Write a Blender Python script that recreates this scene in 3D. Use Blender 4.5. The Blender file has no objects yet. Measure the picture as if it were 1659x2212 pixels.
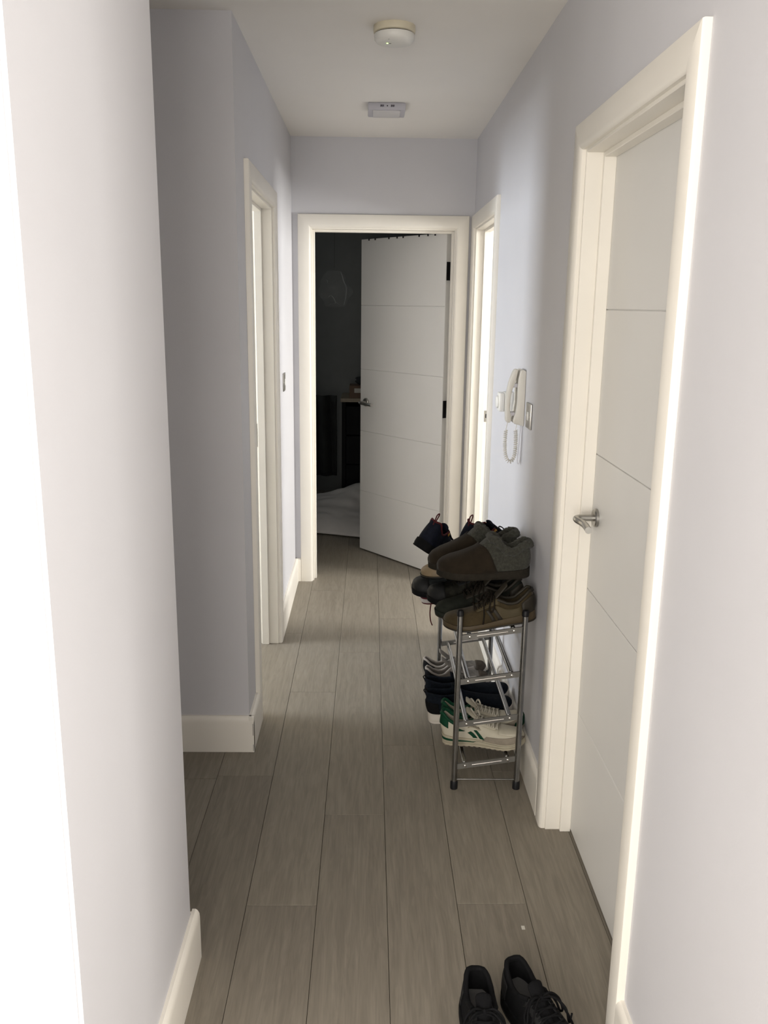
import bpy, bmesh, math, random
import numpy as np
from mathutils import Vector, Matrix, noise
random.seed(7)
SC = bpy.context.scene
COL = SC.collection
R = math.radians

# ------------------------------------------------------------------ camera
CAM_H, FPX, YAW, PITCH, ROLL = 1.5914, 1882.34, 0.0186, -0.2336, 0.0128
cd = bpy.data.cameras.new('camera'); cam = bpy.data.objects.new('camera', cd); COL.objects.link(cam)
cd.sensor_fit = 'VERTICAL'; cd.sensor_height = 36.0; cd.lens = FPX / 2212 * 36.0; cd.clip_start = .02
_f = Vector((math.sin(YAW)*math.cos(PITCH), math.cos(YAW)*math.cos(PITCH), math.sin(PITCH)))
_r = Vector((math.cos(YAW), -math.sin(YAW), 0)); _u = _r.cross(_f)
_c, _s = math.cos(ROLL), math.sin(ROLL)
_r2, _u2 = _c*_r + _s*_u, -_s*_r + _c*_u
cam.matrix_world = Matrix(((_r2.x, _u2.x, -_f.x, 0), (_r2.y, _u2.y, -_f.y, 0), (_r2.z, _u2.z, -_f.z, CAM_H), (0, 0, 0, 1)))
SC.camera = cam

# ------------------------------------------------------------------ world, daylight, exposure
w = bpy.data.worlds.new('overcast_sky'); SC.world = w; w.use_nodes = True
w.node_tree.nodes['Background'].inputs[0].default_value = (.80, .88, 1.0, 1)
w.node_tree.nodes['Background'].inputs[1].default_value = 1.0
SC.view_settings.view_transform = 'Standard'; SC.view_settings.look = 'None'
SC.view_settings.gamma = 1.0; SC.view_settings.use_curve_mapping = False
SC.view_settings.exposure = 0.07

def area(name, loc, direction, sx, sy, power, color):
    ld = bpy.data.lights.new(name, 'AREA'); ld.shape = 'RECTANGLE'; ld.size = sx; ld.size_y = sy
    ld.energy = power; ld.color = color
    o = bpy.data.objects.new(name, ld); COL.objects.link(o); o.location = loc
    o.rotation_euler = Vector(direction).to_track_quat('-Z', 'Y').to_euler()
    return o
# daylight by the windows of the rooms around the hall, plus a bedroom fill
area('daylight_living_window', (-1.40, -1.42, 1.30), (0, 1, 0), 3.0, 1.9, 142, (1.0, .95, .88))
area('daylight_living_side_window', (2.30, -.75, 1.30), (-1, 0, 0), 1.1, 1.9, 106, (1.0, .955, .89))
area('daylight_left_room_window', (-3.15, 3.52, 1.50), (1, 0, 0), .9, 1.1, 92, (.87, .93, 1.0))
area('daylight_right_room_window', (3.35, 3.72, 1.72), (-1, 0, 0), .9, 1.0, 160, (1.0, .985, .95))
area('bedroom_fill', (-1.50, 6.6, 1.60), (1, 0, 0), .9, 1.2, 1.6, (.95, 1.0, 1.0))  # added fill lamp to lift the dark bedroom, no window behind it
cy = SC.cycles
cy.max_bounces = 7; cy.diffuse_bounces = 4; cy.glossy_bounces = 3; cy.transmission_bounces = 3; cy.transparent_max_bounces = 6
cy.use_adaptive_sampling = True; cy.adaptive_threshold = .03
cy.caustics_reflective = False; cy.caustics_refractive = False

# ------------------------------------------------------------------ dimensions
XR, XL, YE, ZC = .561, -.425, 4.924, 2.448       # wall faces, end wall, ceiling
Y0, Y1, Y2 = 1.109, 1.851, 2.910                 # near block faces, far side of the passage
RW0 = .85                                        # where the right hall wall begins
T = .117                                         # partition thickness
CH = 1.984                                       # clear opening height

# ------------------------------------------------------------------ materials
def mat(name, col, rough=.5, metal=0., var=0., vscale=8., bump=0., bscale=60., stretch=None, spec=.5, sheen=0.):
    m = bpy.data.materials.new(name); m.use_nodes = True
    nt = m.node_tree; b = nt.nodes['Principled BSDF']
    b.inputs['Base Color'].default_value = (*col, 1); b.inputs['Roughness'].default_value = rough
    b.inputs['Metallic'].default_value = metal; b.inputs['Specular IOR Level'].default_value = spec
    if sheen: b.inputs['Sheen Weight'].default_value = sheen
    tc = nt.nodes.new('ShaderNodeTexCoord'); src = tc.outputs['Object']
    if stretch:
        mp = nt.nodes.new('ShaderNodeMapping'); mp.inputs['Scale'].default_value = stretch
        nt.links.new(src, mp.inputs['Vector']); src = mp.outputs['Vector']
    if var:
        n = nt.nodes.new('ShaderNodeTexNoise'); n.inputs['Scale'].default_value = vscale; n.inputs['Detail'].default_value = 5
        nt.links.new(src, n.inputs['Vector'])
        r = nt.nodes.new('ShaderNodeValToRGB'); nt.links.new(n.outputs['Fac'], r.inputs['Fac'])
        r.color_ramp.elements[0].position = .3; r.color_ramp.elements[1].position = .7
        r.color_ramp.elements[0].color = (*[c*(1-var) for c in col], 1)
        r.color_ramp.elements[1].color = (*[min(1, c*(1+var)) for c in col], 1)
        nt.links.new(r.outputs['Color'], b.inputs['Base Color'])
    if bump:
        n2 = nt.nodes.new('ShaderNodeTexNoise'); n2.inputs['Scale'].default_value = bscale; n2.inputs['Detail'].default_value = 4
        nt.links.new(src, n2.inputs['Vector'])
        bp = nt.nodes.new('ShaderNodeBump'); bp.inputs['Strength'].default_value = bump; bp.inputs['Distance'].default_value = .004
        nt.links.new(n2.outputs['Fac'], bp.inputs['Height']); nt.links.new(bp.outputs['Normal'], b.inputs['Normal'])
    return m

M = {}
M['wall'] = mat('lavender_paint', (.60, .597, .622), .55, var=.02, vscale=2.5, bump=.05, bscale=180, spec=.35)
M['ceiling'] = mat('ceiling_paint', (.84, .815, .775), .8, var=.02, vscale=2, spec=.2)
M['trim'] = mat('cream_gloss_paint', (.80, .765, .695), .38, var=.02, vscale=5, spec=.45)
M['door'] = mat('satin_white_door', (.735, .725, .70), .42, var=.015, vscale=4, spec=.45)
M['steel'] = mat('brushed_steel', (.40, .39, .365), .34, 1.0, var=.05, vscale=40)
M['chrome'] = mat('dull_chrome_tube', (.33, .33, .325), .24, 1.0, var=.12, vscale=30)
M['strap'] = mat('grey_metal_strap', (.20, .195, .18), .45, .7, var=.1, vscale=30)
M['rivet'] = mat('rivet_metal', (.72, .70, .66), .25, 1.0)
M['blackplastic'] = mat('black_plastic', (.008, .008, .009), .5, spec=.25)
M['darkmetal'] = mat('dark_hinge_metal', (.035, .033, .035), .45, .6)
M['gap'] = mat('dark_joint', (.05, .043, .036), .9)
M['ivory'] = mat('ivory_plastic', (.66, .635, .575), .4)
M['whiteplastic'] = mat('white_plastic', (.78, .77, .73), .4)
M['yellowed'] = mat('yellowed_plastic', (.66, .60, .46), .5, var=.06, vscale=20)
M['greyplastic'] = mat('lilac_grey_plastic', (.50, .49, .53), .5)
M['lens'] = mat('frosted_lens', (.62, .605, .60), .35)
M['ink'] = mat('dark_print', (.03, .02, .035), .7)
M['screen_dark'] = mat('dark_slot', (.02, .018, .018), .6)
M['bedding'] = mat('white_bedding', (.60, .58, .56), .9, var=.05, vscale=6, bump=.2, bscale=40)
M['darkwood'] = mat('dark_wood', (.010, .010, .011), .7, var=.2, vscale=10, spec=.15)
M['palewood'] = mat('pale_wood_edge', (.30, .25, .18), .5, var=.1, vscale=20)
M['cardboard'] = mat('brown_cardboard', (.16, .105, .07), .8, var=.1)
M['label'] = mat('pale_label', (.6, .58, .52), .7)
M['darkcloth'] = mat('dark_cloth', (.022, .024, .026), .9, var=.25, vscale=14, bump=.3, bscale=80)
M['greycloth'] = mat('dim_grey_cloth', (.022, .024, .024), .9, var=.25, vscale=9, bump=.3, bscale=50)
M['roomwall'] = mat('shaded_room_paint', (.19, .197, .192), .8, var=.05)  # same walls as the hall, the lack of light darkened into the colour
M['warmroom'] = mat('warm_lit_room_paint', (.80, .70, .54), .8)  # warm glow of the left room put into its wall colour
M['lightroom'] = mat('plain_room_paint', (.52, .50, .46), .8)

def floor_mat():
    m = bpy.data.materials.new('greige_oak_laminate'); m.use_nodes = True
    nt = m.node_tree; N = nt.nodes.new; L = nt.links.new; b = nt.nodes['Principled BSDF']
    b.inputs['Specular IOR Level'].default_value = .22
    tc = N('ShaderNodeTexCoord'); oi = N('ShaderNodeObjectInfo')
    off = N('ShaderNodeVectorMath'); off.operation = 'MULTIPLY_ADD'
    cmb = N('ShaderNodeCombineXYZ')
    for k in range(3): L(oi.outputs['Random'], cmb.inputs[k])
    L(cmb.outputs[0], off.inputs[0]); off.inputs[1].default_value = (37, 19, 53); L(tc.outputs['Object'], off.inputs[2])
    mp = N('ShaderNodeMapping'); mp.inputs['Scale'].default_value = (26, 1.6, 1); L(off.outputs[0], mp.inputs['Vector'])
    n1 = N('ShaderNodeTexNoise'); n1.inputs['Scale'].default_value = 2.2; n1.inputs['Detail'].default_value = 8; n1.inputs['Distortion'].default_value = .8
    L(mp.outputs[0], n1.inputs['Vector'])
    mp2 = N('ShaderNodeMapping'); mp2.inputs['Scale'].default_value = (150, 5, 1); L(off.outputs[0], mp2.inputs['Vector'])
    n2 = N('ShaderNodeTexNoise'); n2.inputs['Scale'].default_value = 2.; n2.inputs['Detail'].default_value = 4; L(mp2.outputs[0], n2.inputs['Vector'])
    mp3 = N('ShaderNodeMapping'); mp3.inputs['Scale'].default_value = (9, .9, 1); L(off.outputs[0], mp3.inputs['Vector'])
    wv = N('ShaderNodeTexNoise'); wv.inputs['Scale'].default_value = 3.5; wv.inputs['Detail'].default_value = 2; wv.inputs['Distortion'].default_value = 3.5
    L(mp3.outputs[0], wv.inputs['Vector'])
    rp = N('ShaderNodeValToRGB'); L(n1.outputs['Fac'], rp.inputs['Fac'])
    rp.color_ramp.elements[0].position = .25; rp.color_ramp.elements[0].color = (.196, .173, .140, 1)
    rp.color_ramp.elements[1].position = .75; rp.color_ramp.elements[1].color = (.258, .231, .190, 1)
    mx = N('ShaderNodeMix'); mx.data_type = 'RGBA'; mx.blend_type = 'MULTIPLY'; mx.inputs['Factor'].default_value = .45
    r2 = N('ShaderNodeValToRGB'); L(n2.outputs['Fac'], r2.inputs['Fac'])
    r2.color_ramp.elements[0].position = .3; r2.color_ramp.elements[0].color = (.88, .875, .865, 1)
    r2.color_ramp.elements[1].position = .6; r2.color_ramp.elements[1].color = (1.06, 1.06, 1.06, 1)
    L(rp.outputs[0], mx.inputs['A']); L(r2.outputs[0], mx.inputs['B'])
    mx2 = N('ShaderNodeMix'); mx2.data_type = 'RGBA'; mx2.blend_type = 'MULTIPLY'; mx2.inputs['Factor'].default_value = .5
    r3 = N('ShaderNodeValToRGB'); L(wv.outputs['Fac'], r3.inputs['Fac'])
    r3.color_ramp.elements[0].position = .42; r3.color_ramp.elements[0].color = (.88, .88, .87, 1)
    r3.color_ramp.elements[1].position = .58; r3.color_ramp.elements[1].color = (1.06, 1.06, 1.05, 1)
    L(mx.outputs['Result'], mx2.inputs['A']); L(r3.outputs[0], mx2.inputs['B'])
    hv = N('ShaderNodeHueSaturation'); mr = N('ShaderNodeMapRange')
    mr.inputs['To Min'].default_value = .93; mr.inputs['To Max'].default_value = 1.06
    L(oi.outputs['Random'], mr.inputs['Value']); L(mr.outputs[0], hv.inputs['Value']); L(mx2.outputs['Result'], hv.inputs['Color'])
    L(hv.outputs[0], b.inputs['Base Color'])
    rr = N('ShaderNodeMapRange'); rr.inputs['To Min'].default_value = .42; rr.inputs['To Max'].default_value = .6
    L(n1.outputs['Fac'], rr.inputs['Value']); L(rr.outputs[0], b.inputs['Roughness'])
    bp = N('ShaderNodeBump'); bp.inputs['Strength'].default_value = .12; bp.inputs['Distance'].default_value = .001
    L(n2.outputs['Fac'], bp.inputs['Height']); L(bp.outputs[0], b.inputs['Normal'])
    return m
M['plank'] = floor_mat()

def clear_film():
    m = bpy.data.materials.new('clear_plastic_film'); m.use_nodes = True; nt = m.node_tree
    b = nt.nodes['Principled BSDF']; b.inputs['Base Color'].default_value = (.8, .82, .82, 1)
    b.inputs['Roughness'].default_value = .12; b.inputs['Alpha'].default_value = .05
    b.inputs['Specular IOR Level'].default_value = .9
    return m
M['film'] = clear_film()
M['filmglint'] = clear_film(); M['filmglint'].node_tree.nodes['Principled BSDF'].inputs['Alpha'].default_value = .28  # denser film for the painted glints on the bag
def glass():
    m = bpy.data.materials.new('window_glass'); m.use_nodes = True; b = m.node_tree.nodes['Principled BSDF']
    b.inputs['Transmission Weight'].default_value = 1; b.inputs['Roughness'].default_value = 0; b.inputs['IOR'].default_value = 1.05
    return m
M['glass'] = glass()
def glow(name, col, s):
    m = bpy.data.materials.new(name); m.use_nodes = True; b = m.node_tree.nodes['Principled BSDF']
    b.inputs['Base Color'].default_value = (*col, 1); b.inputs['Emission Color'].default_value = (*col, 1); b.inputs['Emission Strength'].default_value = s
    return m
M['led'] = glow('green_indicator', (.55, 1., .25), 3.)

# ------------------------------------------------------------------ mesh helpers
def link(name, me, m, parent=None):
    o = bpy.data.objects.new(name, me); COL.objects.link(o)
    if m is not None: me.materials.clear(); me.materials.append(m if not isinstance(m, str) else M[m])
    if parent is not None: o.parent = parent
    return o
def mesh(name, vs, fs, m, parent=None, smooth=False):
    me = bpy.data.meshes.new(name); me.from_pydata([tuple(v) for v in vs], [], fs); me.validate(); me.update()
    bm = bmesh.new(); bm.from_mesh(me); bmesh.ops.recalc_face_normals(bm, faces=bm.faces); bm.to_mesh(me); bm.free()
    if smooth:
        for p in me.polygons: p.use_smooth = True
    return link(name, me, m, parent)
def boxes(name, lst, m, parent=None, bevel=0., seg=2):
    """lst of (x0,x1,y0,y1,z0,z1)"""
    bm = bmesh.new()
    for (x0, x1, y0, y1, z0, z1) in lst:
        r = bmesh.ops.create_cube(bm, size=1)
        for v in r['verts']:
            v.co = Vector(((x0+x1)/2+v.co.x*(x1-x0), (y0+y1)/2+v.co.y*(y1-y0), (z0+z1)/2+v.co.z*(z1-z0)))
    if bevel:
        bmesh.ops.bevel(bm, geom=bm.edges[:], offset=bevel, segments=seg, affect='EDGES', profile=.5)
    me = bpy.data.meshes.new(name); bm.to_mesh(me); bm.free()
    if bevel:
        for p in me.polygons: p.use_smooth = True
        try: me.set_sharp_from_angle(angle=R(35))
        except Exception: pass
    return link(name, me, m, parent)
def tube_data(path, rad, n=10, caps=True, closed=False):
    P = [Vector(p) for p in path]; vs = []; fs = []; k = len(P)
    up = None
    for i, p in enumerate(P):
        a = P[(i-1) % k] if (closed or i > 0) else p; b = P[(i+1) % k] if (closed or i < k-1) else p
        t = (b-a).normalized()
        if up is None:
            up = t.orthogonal().normalized()
        up = (up - t*up.dot(t))
        up = up.normalized() if up.length > 1e-6 else t.orthogonal().normalized()
        s = t.cross(up); r = rad[i] if isinstance(rad, (list, tuple)) else rad
        for j in range(n):
            an = 2*math.pi*j/n; vs.append(p+up*(r*math.cos(an))+s*(r*math.sin(an)))
    m = k if closed else k-1
    for i in range(m):
        for j in range(n):
            a = i*n+j; b = i*n+(j+1) % n; c = ((i+1) % k)*n+(j+1) % n; d = ((i+1) % k)*n+j
            fs.append((a, b, c, d))
    if caps and not closed:
        fs.append(tuple(range(n))); fs.append(tuple((k-1)*n+j for j in range(n)))
    return vs, fs
def tube(name, path, rad, m, parent=None, n=10, closed=False):
    v, f = tube_data(path, rad, n, True, closed); o = mesh(name, v, f, m, parent, True)
    try: o.data.set_sharp_from_angle(angle=R(50))
    except Exception: pass
    return o
def join_data(parts):
    V = []; F = []
    for v, f in parts:
        k = len(V); V += list(v); F += [tuple(i+k for i in q) for q in f]
    return V, F
def lathe(name, prof, m, parent=None, n=32, loc=(0, 0, 0)):
    vs = []; fs = []
    for (r, z) in prof:
        for j in range(n):
            a = 2*math.pi*j/n; vs.append((loc[0]+r*math.cos(a), loc[1]+r*math.sin(a), loc[2]+z))
    for i in range(len(prof)-1):
        for j in range(n): fs.append((i*n+j, i*n+(j+1) % n, (i+1)*n+(j+1) % n, (i+1)*n+j))
    if prof[0][0] > 0: fs.append(tuple(range(n)))
    if prof[-1][0] > 0: fs.append(tuple((len(prof)-1)*n+j for j in range(n)))
    o = mesh(name, vs, fs, m, parent, True)
    try: o.data.set_sharp_from_angle(angle=R(35))
    except Exception: pass
    return o
def prism(name, prof, y0, y1, m, parent=None, axes=(0, 2, 1), bevel=0., smooth_ang=30):
    """extrude a 2D profile (a,b) placed on axes[0],axes[1] along axes[2]"""
    vs = []
    for y in (y0, y1):
        for (a, b) in prof:
            p = [0, 0, 0]; p[axes[0]] = a; p[axes[1]] = b; p[axes[2]] = y; vs.append(tuple(p))
    n = len(prof); fs = [(i, (i+1) % n, n+(i+1) % n, n+i) for i in range(n)] + [tuple(range(n)), tuple(range(n, 2*n))]
    me = bpy.data.meshes.new(name); me.from_pydata(vs, [], fs)
    bm = bmesh.new(); bm.from_mesh(me); bmesh.ops.recalc_face_normals(bm, faces=bm.faces)
    if bevel:
        es = [e for e in bm.edges if len(e.link_faces) == 2 and e.calc_face_angle() > R(40)]
        bmesh.ops.bevel(bm, geom=es, offset=bevel, segments=2, affect='EDGES', profile=.5)
    bm.to_mesh(me); bm.free()
    for p in me.polygons: p.use_smooth = True
    try: me.set_sharp_from_angle(angle=R(smooth_ang))
    except Exception: pass
    return link(name, me, m, parent)
def smooth_path(pts, n=8):
    P = [Vector(p) for p in pts]; out = []
    for i in range(len(P)-1):
        p0 = P[max(i-1, 0)]; p1 = P[i]; p2 = P[i+1]; p3 = P[min(i+2, len(P)-1)]
        for k in range(n):
            t = k/n
            out.append(.5*((2*p1)+(-p0+p2)*t+(2*p0-5*p1+4*p2-p3)*t*t+(-p0+3*p1-3*p2+p3)*t**3))
    out.append(P[-1]); return out
def empty(name, loc=(0, 0, 0), rz=0.):
    o = bpy.data.objects.new(name, None); COL.objects.link(o); o.location = loc; o.rotation_euler = (0, 0, rz); o.empty_display_size = .05
    return o
def tag(o, label, cat, group=None):
    o['label'] = label; o['category'] = cat
    if group: o['group'] = group
    return o
def struct(o, label=None):
    o['kind'] = 'structure'
    if label: o['label'] = label
    return o

# ------------------------------------------------------------------ room shell
def wall(name, lst, m, label):
    return struct(boxes(name, lst, m), label)
H0, H1 = -.02, ZC+.02
LN = .025                                        # lining board thickness
A_Y0, A_Y1 = 1.5765+.0757, 2.490-.0757           # door A clear opening along y
B_Y0, B_Y1 = 3.963+.0757, 4.915-.0757
D_Y0, D_Y1 = 3.099+.0757, 4.0125-.0757
E_X0, E_X1 = -.392+.0757, .531-.0757
oh = CH+LN
wall('wall_right', [(XR, XR+T, RW0, A_Y0-LN, H0, H1), (XR, XR+T, A_Y0-LN, A_Y1+LN, oh, H1), (XR, XR+T, A_Y1+LN, B_Y0-LN, H0, H1),
                    (XR, XR+T, B_Y0-LN, B_Y1+LN, oh, H1), (XR, XR+T, B_Y1+LN, YE, H0, H1)], 'wall', 'pale lavender painted wall along the right side of the hall')
o = wall('wall_left_near', [(-3.2, XL, Y0, Y1, H0, H1)], 'wall', 'near block of wall on the left, blown out white where the daylight strikes it')
bm = bmesh.new(); bm.from_mesh(o.data)
es = [e for e in bm.edges if abs(e.verts[0].co.x-XL) < 1e-4 and abs(e.verts[1].co.x-XL) < 1e-4 and abs(e.verts[0].co.y-e.verts[1].co.y) < 1e-4]
bmesh.ops.bevel(bm, geom=es, offset=.006, segments=3, affect='EDGES'); bm.to_mesh(o.data); bm.free()
wall('wall_left_far', [(XL-T, XL, Y2, D_Y0-LN, H0, H1), (XL-T, XL, D_Y0-LN, D_Y1+LN, oh, H1), (XL-T, XL, D_Y1+LN, YE, H0, H1), (-2.2, XL-T, Y2, Y2+T, H0, H1)],
     'wall', 'lavender wall beyond the side passage with a doorway to a lit room')
wall('wall_end', [(-3.3, E_X0-LN, YE, YE+T, H0, H1), (E_X0-LN, E_X1+LN, YE, YE+T, oh, H1), (E_X1+LN, 3.6, YE, YE+T, H0, H1)], 'wall', 'lavender end wall around the bedroom doorway')
wall('wall_passage_end', [(-2.3, -2.2, Y1-.02, Y2+T, H0, H1)], 'wall', 'far end of the side passage')
wall('wall_back', [(-3.2, -2.95, -1.6, -1.5, H0, H1), (-2.95, .05, -1.6, -1.5, H0, .35), (-2.95, .05, -1.6, -1.5, 2.25, H1), (.05, 2.5, -1.6, -1.5, H0, H1)], 'wall', 'wall behind the camera with the living room window')
wall('wall_living_side', [(-3.3, -3.2, -1.6, Y0+.1, H0, H1)], 'wall', 'living room side wall')
wall('wall_living_right', [(2.4, 2.5, -1.5, -1.3, H0, H1), (2.4, 2.5, -1.3, -.2, H0, .35), (2.4, 2.5, -1.3, -.2, 2.25, H1), (2.4, 2.5, -.2, RW0+T, H0, H1), (XR+T, 2.4, RW0, RW0+T, H0, H1)], 'wall', 'right part of the living room behind the camera')
# lit rooms left and right
wall('wall_left_room', [(-3.3, -3.2, Y2, YE, H0, .92), (-3.3, -3.2, Y2, 3.04, .92, 2.08), (-3.3, -3.2, 4.0, YE, .92, 2.08), (-3.3, -3.2, Y2, YE, 2.08, H1), (-3.2, -2.3, Y2, Y2+T, H0, H1), (-3.2, XL-T, YE-.02, YE, H0, H1)], 'warmroom', 'walls of the lit room on the left, warm light put into their colour')
wall('wall_right_room', [(3.4, 3.5, 2.5, YE, H0, 1.2), (3.4, 3.5, 2.5, 3.25, 1.2, 2.25), (3.4, 3.5, 4.2, YE, 1.2, 2.25), (3.4, 3.5, 2.5, YE, 2.25, H1), (XR+T, 3.5, 2.4, 2.5, H0, H1)], 'lightroom', 'walls of the lit room on the right')
wall('wall_right_cupboard', [(XR+T+.6, XR+T+.7, 1.2, 2.4, H0, H1), (XR+T, XR+T+.7, 1.2, 1.3, H0, H1)], 'lightroom', 'space behind the closed door')
# dark bedroom
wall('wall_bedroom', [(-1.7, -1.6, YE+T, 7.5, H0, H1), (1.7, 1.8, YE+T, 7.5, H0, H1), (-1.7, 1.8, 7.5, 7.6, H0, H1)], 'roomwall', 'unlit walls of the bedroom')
struct(boxes('ceiling', [(-3.3, 3.6, -2.3, 7.6, ZC, ZC+.08)], 'ceiling'), 'plain off white ceiling')

def window(n, x0, x1, y0, y1, z0, z1, axis, label):
    root = struct(empty('window_%d' % n, ((x0+x1)/2, (y0+y1)/2, z0)), label)
    cx, cy = (x0+x1)/2, (y0+y1)/2
    fr = []
    if axis == 'y':
        a0, a1 = x0-cx, x1-cx
        for (p, q, r, s) in ((a0, a0+.06, 0, z1-z0), (a1-.06, a1, 0, z1-z0), (a0, a1, 0, .06), (a0, a1, z1-z0-.06, z1-z0), (-.03, .03, 0, z1-z0)):
            fr.append((p, q, -.03, .03, r, s))
        boxes('window_frame', fr, 'whiteplastic', root)
        for (p, q) in ((a0+.06, -.03), (.03, a1-.06)): boxes('pane', [(p, q, -.004, .004, .06, z1-z0-.06)], 'glass', root)
    else:
        a0, a1 = y0-cy, y1-cy
        for (p, q, r, s) in ((a0, a0+.06, 0, z1-z0), (a1-.06, a1, 0, z1-z0), (a0, a1, 0, .06), (a0, a1, z1-z0-.06, z1-z0), (-.03, .03, 0, z1-z0)):
            fr.append((-.03, .03, p, q, r, s))
        boxes('window_frame', fr, 'whiteplastic', root)
        for (p, q) in ((a0+.06, -.03), (.03, a1-.06)): boxes('pane', [(-.004, .004, p, q, .06, z1-z0-.06)], 'glass', root)
window(1, -2.95, .05, -1.55, -1.55, .35, 2.25, 'y', 'living room window behind the camera')
window(4, 2.45, 2.45, -1.3, -.2, .35, 2.25, 'x', 'side window of the living room')
window(2, -3.25, -3.25, 3.04, 4.0, .92, 2.08, 'x', 'window of the lit room on the left')
window(3, 3.45, 3.45, 3.25, 4.2, 1.2, 2.25, 'x', 'window of the lit room on the right')

# floor: sub-floor slab and every laminate plank on it
fl = struct(boxes('floor', [(-3.3, 3.6, -2.3, 7.6, -.10, -.0085)], 'gap'), 'greige oak laminate floor in long boards')
PW, PL, GAP = .1912, 1.340, .0006
ends = {-3: 2.728, -2: 2.060, -1: 2.493, 0: 2.947, 1: 2.067, 2: 2.760}
plank_cache = {}
def plank(x0, x1, y0, y1):
    key = (round(x1-x0, 4), round(y1-y0, 4))
    if key not in plank_cache:
        a, b = (x1-x0)/2-GAP, (y1-y0)/2-GAP; c = .0008
        vs = [(-a, -b, -.008), (a, -b, -.008), (a, b, -.008), (-a, b, -.008), (-a, -b, -c), (a, -b, -c), (a, b, -c), (-a, b, -c),
              (-a+c, -b+c, 0), (a-c, -b+c, 0), (a-c, b-c, 0), (-a+c, b-c, 0)]
        fs = [(0, 1, 5, 4), (1, 2, 6, 5), (2, 3, 7, 6), (3, 0, 4, 7), (4, 5, 9, 8), (5, 6, 10, 9), (6, 7, 11, 10), (7, 4, 8, 11), (8, 9, 10, 11)]
        me = bpy.data.meshes.new('plank'); me.from_pydata(vs, [], fs); me.update(); me.materials.append(M['plank']); plank_cache[key] = me
    o = bpy.data.objects.new('plank', plank_cache[key]); COL.objects.link(o); o.parent = fl
    o.location = ((x0+x1)/2, (y0+y1)/2, 0)
for k in range(-12, 9):
    x0 = .0603+k*PW
    base = ends.get(k, 2.0+((k*0.618) % 1)*PL)
    j = base-4*PL
    while j < 7.5:
        a, b = j, j+PL
        if b > -1.2 and a < 7.2:
            if x0 > XR+.15 and RW0 < a and b < 2.4: pass
            elif x0+PW < XL-T-.01 and b < Y1-.05 and x0 < -1.6: pass
            else: plank(x0, x0+PW, a, b)
        j += PL
struct(boxes('floor_side_rooms', [(-3.2, .0603-12*PW, Y2+T, YE, -.0085, -.002), (.0603+9*PW, 3.4, 2.5, YE, -.0085, -.002), (-3.2, .0603-12*PW, -2.2, Y0, -.0085, -.002), (XR+T+.01, 3.4, 1.3, 1.32, -.0085, -.002)], 'plank'), 'floor of the side rooms')

# baseboards: rounded-top board, (a) along y with outward +-x, (b) along x with outward -y
BT, BH = .018, .138
BP = [(0, 0), (BT, 0), (BT, BH-.022), (BT-.001, BH-.012), (BT-.005, BH-.004), (BT-.010, BH), (0, BH)]
def skirt_y(name, x, sgn, y0, y1, label):
    return struct(prism(name, [(x+sgn*a, b) for a, b in BP], y0, y1, 'trim'), label)
def skirt_x(name, y, sgn, x0, x1, label):
    return struct(prism(name, [(y+sgn*a, b) for a, b in BP], x0, x1, 'trim', axes=(1, 2, 0)), label)
skirt_y('baseboard_left_near', XL, 1, Y0-BT, Y1+BT, 'cream skirting board on the near left wall')
skirt_x('baseboard_left_near_living', Y0, -1, -3.2, XL, 'skirting board on the living room side')
skirt_x('baseboard_left_passage', Y1, 1, -2.2, XL, 'skirting board on the near side of the passage')
skirt_x('baseboard_left_far_face', Y2, -1, -2.2, XL+BT, 'cream skirting board facing the camera, cracked at its corner joint')
skirt_y('baseboard_left_far', XL, 1, Y2-BT+.0008, D_Y0-.0757, 'short cream skirting board before the left doorway')
skirt_y('baseboard_left_end', XL, 1, D_Y1+.0757, YE, 'sunlit skirting board between left doorway and end wall')
skirt_x('baseboard_end_left', YE, -1, XL, E_X0-.0757, 'sliver of skirting beside the bedroom doorway')
skirt_y('baseboard_right_near', XR, -1, RW0, A_Y0-.0757, 'cream skirting board on the near right wall')
skirt_y('baseboard_right_mid', XR, -1, A_Y1+.0757, B_Y0-.0757, 'skirting board behind the shoe rack')
# scuff on the passage-facing skirting and open corner joint
o = struct(boxes('trim_1', [(XL+BT-.0042, XL+BT-.0026, Y2-BT-.0004, Y2-BT+.0006, .066, .112), (XL+BT-.0036, XL+BT-.0022, Y2-BT-.0004, Y2-BT+.0006, .004, .03)], 'gap'), 'dark crack at the skirting corner')

# ------------------------------------------------------------------ doors
CW_, CT_ = .068, .018
CPROF = [(0, 0), (0, .010), (.003, .014), (.008, .0165), (.014, .018), (.062, .018), (.0665, .0165), (.068, .013), (.068, 0)]   # (from inner edge outward, thickness)
def casing(root, cw, v_sign, v0):
    """architrave of three mitred boards; v_sign -1: hall side at v0, +1: room side"""
    off = .0077
    def pt(a, tk, side, end):
        d = off+a; v = v0+v_sign*tk
        if side == 'l': return (-d, v, 0 if end == 0 else CH+d)
        if side == 'r': return (cw+d, v, 0 if end == 0 else CH+d)
        return (-d if end == 0 else cw+d, v, CH+d)
    n = len(CPROF)
    for side, nm in (('l', 'casing'), ('r', 'casing'), ('h', 'casing_head')):
        vs = [pt(a, t, side, 0) for a, t in CPROF]+[pt(a, t, side, 1) for a, t in CPROF]
        fs = [(i, (i+1) % n, n+(i+1) % n, n+i) for i in range(n)]+[tuple(range(n)), tuple(range(n, 2*n))]
        o = mesh(nm, vs, fs, 'trim', root, True)
        try: o.data.set_sharp_from_angle(angle=R(30))
        except Exception: pass
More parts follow.
